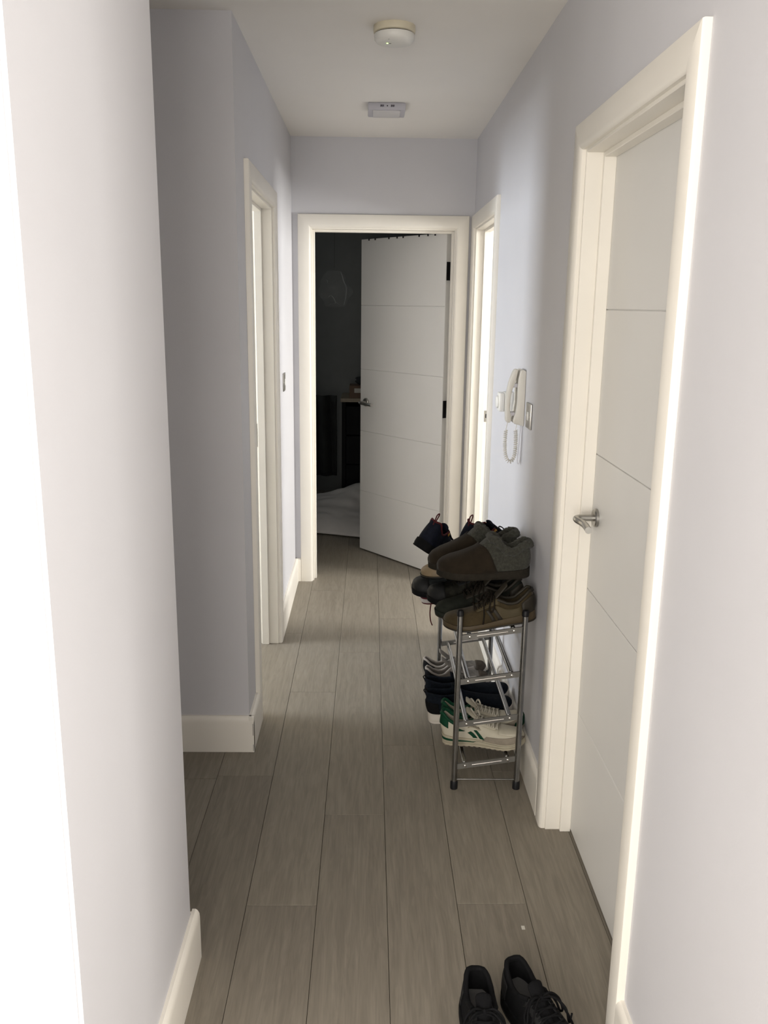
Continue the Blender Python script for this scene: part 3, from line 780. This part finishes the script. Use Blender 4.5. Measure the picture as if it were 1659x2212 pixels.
def hiker(label, heel, toe, up, ov, sole, bend, roll=0., L=.305):
    root = tag(empty('walking_shoe'), label, 'shoe', 'black walking shoes'); sh = Shoe(L=L, W=.110, bend=bend, spring=.016,
        top=([.30, .38, .46, .56, .66, .76, .86, .94, .98, 1.0], [.112, .110, .100, .088, .078, .072, .066, .056, .044, .028]))
    sh.upper(up, root); std_sole(sh, root, sole, SM['black'])
    for sg in (1, -1):
        sh.patch('side_overlay', ov, root, [(.10, sg*.60), (.58, sg*.66), (.60, sg*.98), (.10, sg*.98)], .0016)
        sh.patch('eyestay', ov, root, [(.38, sg*.14), (.66, sg*.18), (.64, sg*.40), (.40, sg*.46)], .0020)
    sh.patch('toe_cap', ov, root, [(.80, -1), (.995, -1), (.995, 1), (.80, 1)], .0018, 6, 16)
    sh.heel('heel_counter', ov, root, .14, .34)
    sh.collar(SM['black'], root, .007); sh.tongue(SM['black'], root, .26, .62, .018); sh.laces(SM['lacebrown'], root, .43, .66, 5, .0024, .28, .6)
    place(root, heel, toe, roll); return root
hiker('mottled black walking shoe under the slippers with a heel toward the wall', (.520, 2.942, .588), (.214, 2.940, .556), SM['camo'], SM['blackleather'], SM['black'], 1)
hiker('charcoal shoe whose toe juts furthest over the aisle from the rack top', (.470, 3.062, .590), (.162, 3.046, .548), SM['charcoal'], SM['blackleather'], SM['black'], -1)
def red_edge(label, heel, toe):
    root = tag(empty('trainer'), label, 'shoe'); sh = Shoe(L=.285, W=.100, bend=1, spring=.008)
    sh.upper(SM['maroon'], root); std_sole(sh, root, SM['whitestripe'], SM['maroon'])
    for k in range(3): sh.solepart('sole_groove', SM['greysuede'], root, lambda t, k=k: .0095+k*.0045, lambda t, k=k: .0103+k*.0045, 1.052)
    sh.tongue(SM['maroon'], root); ls = sh.laces(SM['maroon'], root, .43, .62, 5, .0022, .30)
    sh.collar(SM['maroon'], root, .005)
    place(root, heel, toe, 0)
    return root
red_edge('trainer with a white grooved sole and red edge, tipped down under the charcoal toe', (.470, 3.180, .600), (.224, 3.135, .490))
# its lace, hanging free over the aisle
ob = bpy.data.objects
r = [o for o in ob if o.name.startswith('trainer')][-1]
bpy.context.view_layer.update()
inv = (Matrix.Translation(r.location) @ r.rotation_euler.to_matrix().to_4x4()).inverted()
tube('hanging_lace', [inv @ Vector(p) for p in smooth_path([(.264, 3.12, .528), (.243, 3.09, .524), (.237, 3.085, .502), (.234, 3.08, .47), (.2375, 3.08, .44), (.244, 3.08, .423)], 6)], .0024, SM['maroon'], r, 6)

# second layer: beige shoe, slippers, navy pair
def loafer(label, heel, toe, m, sole):
    root = tag(empty('leather_shoe'), label, 'shoe'); sh = Shoe(L=.285, W=.098, bend=1, spring=.008, sole=([0, .3, .5, 1], [.024, .014, .010, .010]),
        top=([.30, .38, .46, .56, .66, .76, .86, .94, .98, 1.0], [.085, .082, .074, .064, .056, .050, .045, .037, .029, .018]),
        col=([0, .04, .10, .20, .28, .36, .42], [.080, .082, .072, .058, .058, .064, .072]))
    sh.upper(m, root); std_sole(sh, root, sole, SM['black']); sh.collar(SM['tandark'], root, .004)
    sh.patch('apron', SM['tan2'], root, [(.5, -.45), (.86, -.4), (.86, .4), (.5, .45)], .0022, 8, 8)
    sh.tongue(m, root, .34, .6, .008)
    place(root, heel, toe); return root
loafer('beige leather shoe with only its toe showing under the navy shoe', (.470, 3.010, .700), (.190, 2.968, .640), SM['beige'], SM['palewood'] if False else SM['tandark'])
def slipper(label, heel, toe, bend, roll=0.):
    root = tag(empty('slipper'), label, 'slipper', 'pair of fleece lined slippers')
    sh = Shoe(L=.302, W=.112, bend=bend, spring=.006, sole=([0, .1, .4, .7, 1], [.030, .030, .026, .024, .024]),
              top=([.30, .38, .44, .49, .54, .60, .68, .76, .86, .94, .98, 1.0], [.128, .138, .138, .128, .112, .099, .088, .078, .067, .054, .042, .028]),
              col=([0, .04, .10, .18, .26, .33, .40], [.108, .112, .104, .088, .090, .112, .134]))
    lin = Shoe.lining; sh.lining = SM['fleece']
    up = sh.upper(SM['fleece'], root, .010); up.name = 'fleece_cuff'
    sh.solepart('sole', SM['slsole'], root, lambda t: 0., lambda t: float(np.interp(t, *sh.sole)), 1.05)
    # suede vamp over the front, ending in a curved seam
    vs = []; fs = []; nu, nv = 22, 24
    for i in range(nu+1):
        p = i/nu
        for j in range(nv+1):
            v = 2*j/nv-1; t0 = .55-.19*abs(v)**1.5; t = t0+(.997-t0)*p**.9
            vs.append(sh.pt(t, v)+sh.nrm(t, v)*.0030)
    for i in range(nu):
        for j in range(nv): k = i*(nv+1)+j; fs.append((k, k+1, k+nv+2, k+nv+1))
    o = mesh('suede_vamp', vs, fs, SM['suede'], root, True); md = o.modifiers.new('t', 'SOLIDIFY'); md.thickness = .003; md.offset = 0
    # turned-out fleece roll round the opening, lumpy
    S = [.425, .40, .37, .33, .29, .24, .19, .14, .10, .07, .045, .025, .012, .005]
    pts = [sh.pt(t, .25) for t in S]+[sh.pt(t, -.25) for t in reversed(S)]
    pts = smooth_path(pts+[pts[0]], 3)[:-1]
    v, f = tube_data(pts, .0135, 14, False, True)
    v2 = []
    for q in v:
        d = noise.noise_vector(q*90)*.0042+noise.noise_vector(q*260)*.0025; v2.append(q+d)
    mesh('fleece_roll', v2, f, SM['fleece'], root, True)
    place(root, heel, toe, roll); return root
slipper('brown suede slipper with grey fleece cuff, nearest on top of the pile', (.532, 2.752, .727), (.230, 2.752, .722), 1)
slipper('brown suede slipper with grey fleece cuff, behind its mate on the pile', (.512, 2.868, .732), (.212, 2.872, .712), -1)
def navy(label, heel, toe, bend, roll):
    root = tag(empty('navy_shoe'), label, 'shoe', 'pair of navy shoes with amber tabs'); sh = Shoe(L=.285, W=.106, bend=bend, spring=.012,
        col=([0, .04, .10, .20, .28, .36, .42], [.112, .116, .100, .082, .084, .096, .104]),
        top=([.30, .38, .46, .56, .66, .76, .86, .94, .98, 1.0], [.112, .110, .100, .088, .076, .068, .060, .050, .040, .026]))
    sh.upper(SM['navy'], root); std_sole(sh, root, SM['black'], SM['black'])
    sh.patch('toe_cap', SM['black'], root, [(.84, -1), (.995, -1), (.995, 1), (.84, 1)], .0018, 6, 16)
    for sg in (1, -1):
        sh.patch('side_overlay', SM['navyknit'], root, [(.30, sg*.4), (.62, sg*.45), (.60, sg*.98), (.30, sg*.98)], .0016)
        sh.patch('amber_tab', SM['orange'], root, [(.36, sg*.30), (.47, sg*.24), (.45, sg*.33), (.38, sg*.42)], .003, 4, 3)
        sh.patch('amber_tab', SM['orange'], root, [(.72, sg*.30), (.80, sg*.34), (.80, sg*.52), (.74, sg*.44)], .003, 4, 3)
    sh.collar(SM['maroon'], root, .0035); sh.loop(SM['maroon'], root, .026, .0022)
    sh.tongue(SM['navy'], root, .36, .60, .004, .36); ls = sh.laces(SM['black'], root, .43, .64, 5, .0024, .28)
    c = sh.pt(.70, 0)+Vector((0, 0, .012))
    tube('lace_ring', [c+Vector((.012*math.cos(a), .012*math.sin(a), .003*math.sin(a))) for a in [2*math.pi*k/18 for k in range(18)]], .0022, SM['black'], ls, 6, True)
    sh.patch('pale_tag', SM['whitestripe'], root, [(.76, -.16), (.84, -.16), (.84, -.02), (.76, -.02)], .003, 4, 3)
    place(root, heel, toe, roll); return root
navy('navy shoe with its pull loop sticking up at the aisle side of the pile', (.180, 2.975, .752), (.302, 3.186, .644), 1, R(22))
navy('navy shoe half hidden behind the fleece slippers on the pile', (.325, 3.005, .738), (.510, 3.190, .700), -1, R(18))

# ---- bottom tier ----
def retro(label, heel, toe, bend, roll=0.):
    root = tag(empty('retro_trainer'), label, 'shoe', 'pair of white and green trainers'); sh = Shoe(L=.288, W=.102, bend=bend, spring=.020,
        sole=([0, .1, .35, .6, .85, 1.0], [.036, .034, .028, .022, .019, .020]),
        col=([0, .03, .10, .20, .28, .36, .42], [.108, .112, .090, .072, .074, .086, .094]))
    sh.lining = SM['green']; G = SM['green']
    sh.upper(SM['wleather'], root); 
    f = lambda t: float(np.interp(t, *sh.sole))
    sh.solepart('midsole', SM['cream'], root, lambda t: .005, f)
    sh.solepart('outsole', SM['cream'], root, lambda t: 0., lambda t: .006, 1.03)
    sh.lugs(SM['gsuede'], root, 15)
    sh.solepart('sole_wedge', G, root, lambda t: .015 if t < .42 else max(.0, f(t)-.004), lambda t: f(t)-.006 if t < .42 else f(t)-.0035, 1.05)
    sh.heel('heel_tab', G, root, .10, .26, .002, .62)
    sh.collar(G, root, .006)
    for sg in (1, -1):
        sh.patch('toe_guard', SM['gsuede'], root, [(.56, sg*.80), (.995, sg*.52), (.995, sg*1.), (.50, sg*1.)], .0017, 14, 5)
        sh.patch('eyestay', SM['wleather'], root, [(.38, sg*.17), (.68, sg*.20), (.66, sg*.36), (.38, sg*.46)], .0024)
        sh.patch('side_stripe', G, root, [(.16, sg*.40), (.205, sg*.40), (.30, sg*.58), (.22, sg*.58)], .0022, 4, 4)
        sh.patch('side_stripe', G, root, [(.33, sg*.68), (.37, sg*.68), (.45, sg*.93), (.40, sg*.93)], .0022, 4, 4)
        sh.patch('side_stripe', G, root, [(.405, sg*.68), (.445, sg*.68), (.54, sg*.93), (.48, sg*.93)], .0022, 4, 4)
        lb = sh.patch('name_label', SM['cream'], root, [(.33, sg*.48), (.36, sg*.42), (.50, sg*.60), (.47, sg*.66)], .0026, 6, 6)
        # lettering on the label
        cu = bpy.data.curves.new('lettering', 'FONT'); cu.body = 'Reebok'; cu.size = .0125; cu.align_x = 'CENTER'; cu.align_y = 'CENTER'; cu.extrude = .0003
        to = bpy.data.objects.new('lettering', cu); COL.objects.link(to)
        me = bpy.data.meshes.new_from_object(to.evaluated_get(bpy.context.evaluated_depsgraph_get())); bpy.data.objects.remove(to)
        t_ = link('lettering', me, SM['greysuede'], lb)
        c0 = (sh.pt(.345, sg*.45)+sh.pt(.485, sg*.63))/2; X = (sh.pt(.485, sg*.63)-sh.pt(.345, sg*.45)).normalized()
        N = sh.nrm(.415, sg*.54); N = (N-X*N.dot(X)).normalized(); 
        Xd = X if sg < 0 else -X
        Yd = N.cross(Xd)
        t_.matrix_local = Matrix.Translation(sh.pt(.415, sg*.54)+N*.0045) @ Matrix((Xd, Yd, N)).transposed().to_4x4()
    sh.patch('toe_guard', SM['wleather'], root, [(.70, -.5), (.97, -.5), (.97, .5), (.70, .5)], .0010, 8, 10)
    sh.tongue(SM['wleather'], root, .30, .62, .010, .36); sh.laces(SM['laceoff'], root, .42, .66, 6, .0025, .28, 0)
    c = sh.pt(.43, 0)+Vector((0, 0, .010))
    tube('lace_bow', smooth_path([c+Vector((0, -.012, 0)), c+Vector((-.006, -.022, .016)), c+Vector((-.014, -.020, .028)), c+Vector((-.018, -.008, .022)), c+Vector((-.006, 0, .004)), c+Vector((.004, -.008, .018)), c+Vector((.010, -.020, .024)), c+Vector((.014, -.022, .010)), c], 6), .003, SM['laceoff'], root, 7)
    place(root, heel, toe, roll); return root
retro('white leather trainer with green stripes and green heel, nearest on the bottom tier', (.272, 2.800, .100), (.545, 2.712, .126), 1)
rt = retro('green and white trainer just behind its mate on the bottom tier', (.284, 2.884, .098), (.556, 2.838, .130), -1)
sh_ = Shoe(L=.288, W=.102, bend=-1, spring=.020); sh_.solepart('toe_bumper', SM['green'], rt, lambda t: .002, lambda t: .0021+(.030 if t > .86 else 0), 1.07)
def knit(label, heel, toe, bend, pos):
    root = tag(empty('slip_on_trainer'), label, 'shoe', 'pair of midnight knit slip-on trainers'); sh = Shoe(L=.312, W=.104, bend=bend, spring=.022,
        sole=([0, .1, .4, .7, 1.0], [.040, .038, .030, .026, .026]),
        top=([.30, .38, .46, .56, .66, .76, .86, .94, .98, 1.0], [.112, .108, .098, .087, .078, .072, .065, .054, .044, .030]),
        col=([0, .03, .10, .20, .28, .36, .42], [.112, .114, .108, .100, .100, .103, .106]))
    sh.upper(SM['navyknit'], root); f = lambda t: float(np.interp(t, *sh.sole))
    sh.solepart('midsole', SM['white'], root, lambda t: .004, f, 1.07); sh.solepart('outsole', SM['white'], root, lambda t: 0, lambda t: .005, 1.02)
    sh.collar(SM['navyknit'], root, .005); sh.loop(SM['black'], root, .014, .0022)
    sh.heel('heel_counter', SM['black'], root, .13, .55)
    sh.tongue(SM['navyknit'], root, .30, .58, .004)
    place(root, heel, toe); return root
knit('midnight knit trainer with white sole, nearer of two in the middle of the bottom tier', (.232, 2.965, .092), (.540, 2.962, .126), 1, 0)
knit('midnight knit trainer with white sole, farther of two in the middle of the bottom tier', (.236, 3.078, .094), (.542, 3.074, .126), -1, 1)
def grey_tr(label, heel, toe, bend):
    root = tag(empty('running_shoe'), label, 'shoe', 'pair of grey running shoes'); sh = Shoe(L=.245, W=.090, bend=bend, spring=.014,
        col=([0, .03, .10, .20, .28, .36, .42], [.094, .096, .078, .064, .066, .078, .086]))
    sh.lining = SM['greysuede']
    sh.upper(SM['greymesh'], root); std_sole(sh, root, SM['white'], SM['black'])
    sh.heel('heel_tab', SM['black'], root, .16, .27, .002)
    sh.collar(SM['lightgrey'], root, .0045)
    sh.patch('toe_cap', SM['greysuede'], root, [(.84, -1), (.995, -1), (.995, 1), (.84, 1)], .0018, 6, 16)
    for sg in (1, -1):
        sh.patch('side_overlay', SM['lightgrey'], root, [(.70, sg*.45), (.80, sg*.35), (.84, sg*.98), (.62, sg*.98)], .0018)
        sh.patch('side_stripe', SM['black'], root, [(.60, sg*.48), (.645, sg*.48), (.64, sg*.98), (.58, sg*.98)], .0022, 4, 6)
        sh.patch('eyestay', SM['lightgrey'], root, [(.38, sg*.15), (.64, sg*.20), (.62, sg*.36), (.40, sg*.42)], .0020)
    sh.tongue(SM['greymesh'], root, .26, .60, .016); sh.laces(SM['lightgrey'], root, .43, .62, 5, .0022, .28)
    place(root, heel, toe); return root
grey_tr('grey running shoe with black heel, nearer of two at the rack far end', (.244, 3.212, .100), (.487, 3.200, .128), 1)
grey_tr('grey running shoe with black heel, farther of two at the rack far end', (.244, 3.306, .100), (.470, 3.298, .128), -1)

# ---- black pair on the floor ----
def black_shoe(label, heel, toe, bend, side_lace):
    root = tag(empty('black_shoe'), label, 'shoe', 'pair of black lace-ups on the floor'); sh = Shoe(L=.300, W=.108, bend=bend, spring=.010,
        col=([0, .03, .10, .20, .28, .36, .42], [.094, .097, .086, .072, .074, .086, .096]))
    sh.lining = SM['innergrey']
    sh.upper(SM['black'], root); std_sole(sh, root, SM['black'], SM['blackleather'])
    sh.heel('heel_counter', SM['blackleather'], root, .15, .45); sh.collar(SM['black'], root, .006)
    for sg in (1, -1): sh.patch('eyestay', SM['blackleather'], root, [(.38, sg*.16), (.66, sg*.20), (.64, sg*.42), (.38, sg*.48)], .0020)
    sh.tongue(SM['black'], root, .34, .62, .012, .36); ls = sh.laces(SM['black'], root, .43, .66, 5, .0026, .30, .3)
    if side_lace:
        c = sh.pt(.42, 0); y = side_lace*sh.hw(.4)
        tube('loose_lace', smooth_path([c+Vector((0, 0, .006)), c+Vector((.010, y*.8, .006)), c+Vector((.04, y*1.35, -.03)), c+Vector((.075, y*1.5, -.068)), c+Vector((.12, y*1.45, -.088))], 6), .0027, SM['black'], ls, 6)
    place(root, heel, toe); return root
black_shoe('left of the two black shoes on the floor by the bottom edge', (.258, 1.722, 0), (.246, 1.424, 0), 1, 0)
black_shoe('right of the two black shoes on the floor, a lace trailing toward the door', (.347, 1.752, 0), (.470, 1.480, 0), -1, 1)
tag(boxes('paper_fleck', [(.4125, .4215, 1.965, 1.979, .0, .0012)], 'label', None, .0004, 1), 'tiny white scrap on the floorboards near the black shoes', 'scrap')

# ------------------------------------------------------------------ dark bedroom
def bedding():
    vs = []; fs = []; nx, ny = 46, 40
    x0, x1, y0, y1 = -1.55, .62, 5.86, 7.0
    for j in range(ny+1):
        for i in range(nx+1):
            p, q = i/nx, j/ny
            x = x0+(x1-x0)*p; yf = y0+.30*max(0., (-.05-x))*.72-.06*math.sin(x*3); y = yf+(y1-yf)*q
            rise = 1-math.exp(-(y-yf)/.13)
            z = .095*rise+.05*noise.noise(Vector((x*2.4, y*2.1, 1)))*rise+.045*abs(noise.noise(Vector((x*5, y*7+x*6, 3))))*rise+.018*noise.noise(Vector((x*14, y*16+x*9, 5)))*rise
            z += .13*math.exp(-((x+.02)/.22)**2-((y-6.55)/.22)**2)
            edge = min(1, min(p, 1-p)*12, (1-q)*10); z = max(.004, z*edge)
            vs.append((x, y, z))
    for j in range(ny):
        for i in range(nx): k = j*(nx+1)+i; fs.append((k, k+1, k+nx+2, k+nx+1))
    o = mesh('duvet', vs, fs, 'bedding', None, True); md = o.modifiers.new('t', 'SOLIDIFY'); md.thickness = .02; md.offset = 1
    sb = o.modifiers.new('s', 'SUBSURF'); sb.levels = 1; sb.render_levels = 1
    return tag(o, 'rumpled white bedding on the floor of the dark bedroom', 'bedding')
bedding()
def desk():
    root = tag(empty('desk', (.2, 7.24, 0)), 'dark desk with a pale top edge in the unlit bedroom', 'desk')
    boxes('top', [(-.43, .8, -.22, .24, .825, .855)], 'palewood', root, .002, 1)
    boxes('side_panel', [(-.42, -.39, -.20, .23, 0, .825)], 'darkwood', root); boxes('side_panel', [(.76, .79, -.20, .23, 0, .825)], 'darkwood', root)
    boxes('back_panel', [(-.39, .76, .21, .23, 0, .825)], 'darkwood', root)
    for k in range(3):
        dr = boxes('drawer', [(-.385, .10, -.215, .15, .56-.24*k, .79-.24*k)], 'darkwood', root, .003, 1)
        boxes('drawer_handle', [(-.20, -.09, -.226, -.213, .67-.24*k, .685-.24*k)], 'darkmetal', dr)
desk()
b = tag(empty('cardboard_box', (-.03, 7.12, .855)), 'brown carton with a pale label on the bedroom desk', 'box')
boxes('carton', [(-.13, .16, -.09, .12, 0, .10)], 'cardboard', b, .002, 1); boxes('label', [(-.09, .0, -.092, -.089, .045, .08)], 'label', b)
def lump(name, c, r, m, label, cat, seed):
    vs = []; fs = []; n, k = 20, 12
    for i in range(k+1):
        ph = math.pi*i/k
        for j in range(n):
            a = 2*math.pi*j/n; d = Vector((math.sin(ph)*math.cos(a), math.sin(ph)*math.sin(a), math.cos(ph)))
            f = 1+.35*noise.noise(d*1.7+Vector((seed, 0, 0))); vs.append((d.x*r[0]*f, d.y*r[1]*f, max(d.z*r[2]*f, -r[2]*.8)+r[2]*.8))
    for i in range(k):
        for j in range(n): fs.append((i*n+j, i*n+(j+1) % n, (i+1)*n+(j+1) % n, (i+1)*n+j))
    o = mesh(name, vs, fs, m, None, True); o.location = c; return tag(o, label, cat)
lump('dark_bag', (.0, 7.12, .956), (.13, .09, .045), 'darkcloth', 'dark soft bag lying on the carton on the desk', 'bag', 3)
def curtain():
    vs = []; fs = []; n, k = 44, 12
    for i in range(k+1):
        z = .22+.66*i/k
        for j in range(n+1):
            x = -.70+.44*j/n; vs.append((x, 7.02+.022*math.sin(x*60+z*2)+.015*math.sin(x*23)+.04*(1-i/k), z))
    for i in range(k):
        for j in range(n): q = i*(n+1)+j; fs.append((q, q+1, q+n+2, q+n+1))
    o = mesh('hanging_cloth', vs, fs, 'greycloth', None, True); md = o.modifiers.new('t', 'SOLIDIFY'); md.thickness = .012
    return tag(o, 'dim grey cloth draped beside the bedroom desk', 'cloth')
curtain()
def plastic_bag():
    root = tag(empty('plastic_bag', (-.275, 6.95, 1.57)), 'clear plastic bag hanging in the dark bedroom', 'bag')
    vs = []; fs = []; n, k = 28, 20
    for i in range(k+1):
        t = i/k; z = .27*(1-t)
        r = .03+.085*math.sin(math.pi*min(1, t*.8+.06))**.8
        for j in range(n):
            a = 2*math.pi*j/n; d = Vector((math.cos(a), math.sin(a)*.55, 0))
            f = 1+.30*noise.noise(Vector((math.cos(a)*1.8, math.sin(a)*1.8, t*4)))+.12*noise.noise(Vector((math.cos(a)*6, math.sin(a)*6, t*9)))
            vs.append((d.x*r*f, d.y*r*f, z))
    for i in range(k):
        for j in range(n): fs.append((i*n+j, i*n+(j+1) % n, (i+1)*n+(j+1) % n, (i+1)*n+j))
    fs.append(tuple(k*n+j for j in range(n)))
    mesh('film', vs, fs, 'film', root, True)
    tube('string', [(0, 0, .29), (.0, .0, .5), (0, 0, ZC-1.57)], .0008, 'screen_dark', root, 5)
    for pts, wd in (([(.050, .262), (.062, .23), (.074, .19), (.094, .15), (.092, .09), (.080, .03), (.074, .015)], .011), ([(-.045, .07), (-.025, .085), (.0, .06), (.01, .03), (-.02, .022), (-.04, .012)], .009), ([(-.06, .205), (-.052, .19), (-.050, .175)], .008), ([(.0, .045), (.02, .03), (.045, .012)], .006)):
        pp = smooth_path([(a, -.050-.02*math.sin(b*20), b) for a, b in pts], 5); vs = []; fs = []
        for i_, p_ in enumerate(pp):
            h_ = wd*(.25+.75*math.sin(math.pi*i_/(len(pp)-1)))*.5; vs += [p_+Vector((-h_, -.004, 0)), p_+Vector((0, -.010, 0)), p_+Vector((h_, -.002, 0))]
        for i_ in range(len(pp)-1): fs += [(3*i_, 3*i_+1, 3*i_+4, 3*i_+3), (3*i_+1, 3*i_+2, 3*i_+5, 3*i_+4)]
        mesh('film_glint', vs, fs, 'filmglint', root, True)  # pale ribbon added as a glint on the film
plastic_bag()
# hooks over the top of the bedroom door and the clothes hung from them
def over_door():
    root = tag(empty('over_door_hooks'), 'row of dark hooks clipped over the top of the bedroom door', 'hook rack')
    Mx = Matrix.Translation((E_X0+lfE.location.x, YE+lfE.location.y, 0)) @ Matrix.Rotation(lfE.rotation_euler.z, 4, 'Z')
    root.matrix_world = Mx @ Matrix.Translation((-.38, 0, 1.975))
    zt = CH-.004-1.975
    boxes('rail', [(-.36, .33, .002, .006, -.06, -.035)], 'darkmetal', root)
    for x in (-.31, -.25, -.12, -.045, .01, .15, .225, .285):
        h = boxes('hook', [(x-.006, x+.006, -thE-.0018, .006, zt+.0002, zt+.002), (x-.006, x+.006, -thE-.0018, -thE-.0002, zt-.010, zt+.002), (x-.006, x+.006, .002, .004, -.06, zt+.002)], 'darkmetal', root)
    c = tag(empty('hung_clothes'), 'dark clothes hanging behind the free edge of the bedroom door', 'clothes')
    c.matrix_world = Mx @ Matrix.Translation((-lwE+.10, .012, 1.12))
    vs = []; fs = []; n, k = 24, 24
    for i in range(k+1):
        t = i/k; z = .82*t
        for j in range(n):
            a = 2*math.pi*j/n; rx = .13+.025*noise.noise(Vector((0, t*7, 2)))+(.012 if .35 < t < .9 else -.03); ry = .035
            vs.append((rx*math.cos(a), .045+ry*math.sin(a)*(1+.3*noise.noise(Vector((math.cos(a)*3, math.sin(a)*3, t*6)))), z))
    for i in range(k):
        for j in range(n): fs.append((i*n+j, i*n+(j+1) % n, (i+1)*n+(j+1) % n, (i+1)*n+j))
    fs.append(tuple(range(n))); fs.append(tuple(k*n+j for j in range(n)))
    mesh('garment', vs, fs, 'darkcloth', c, True)
over_door()
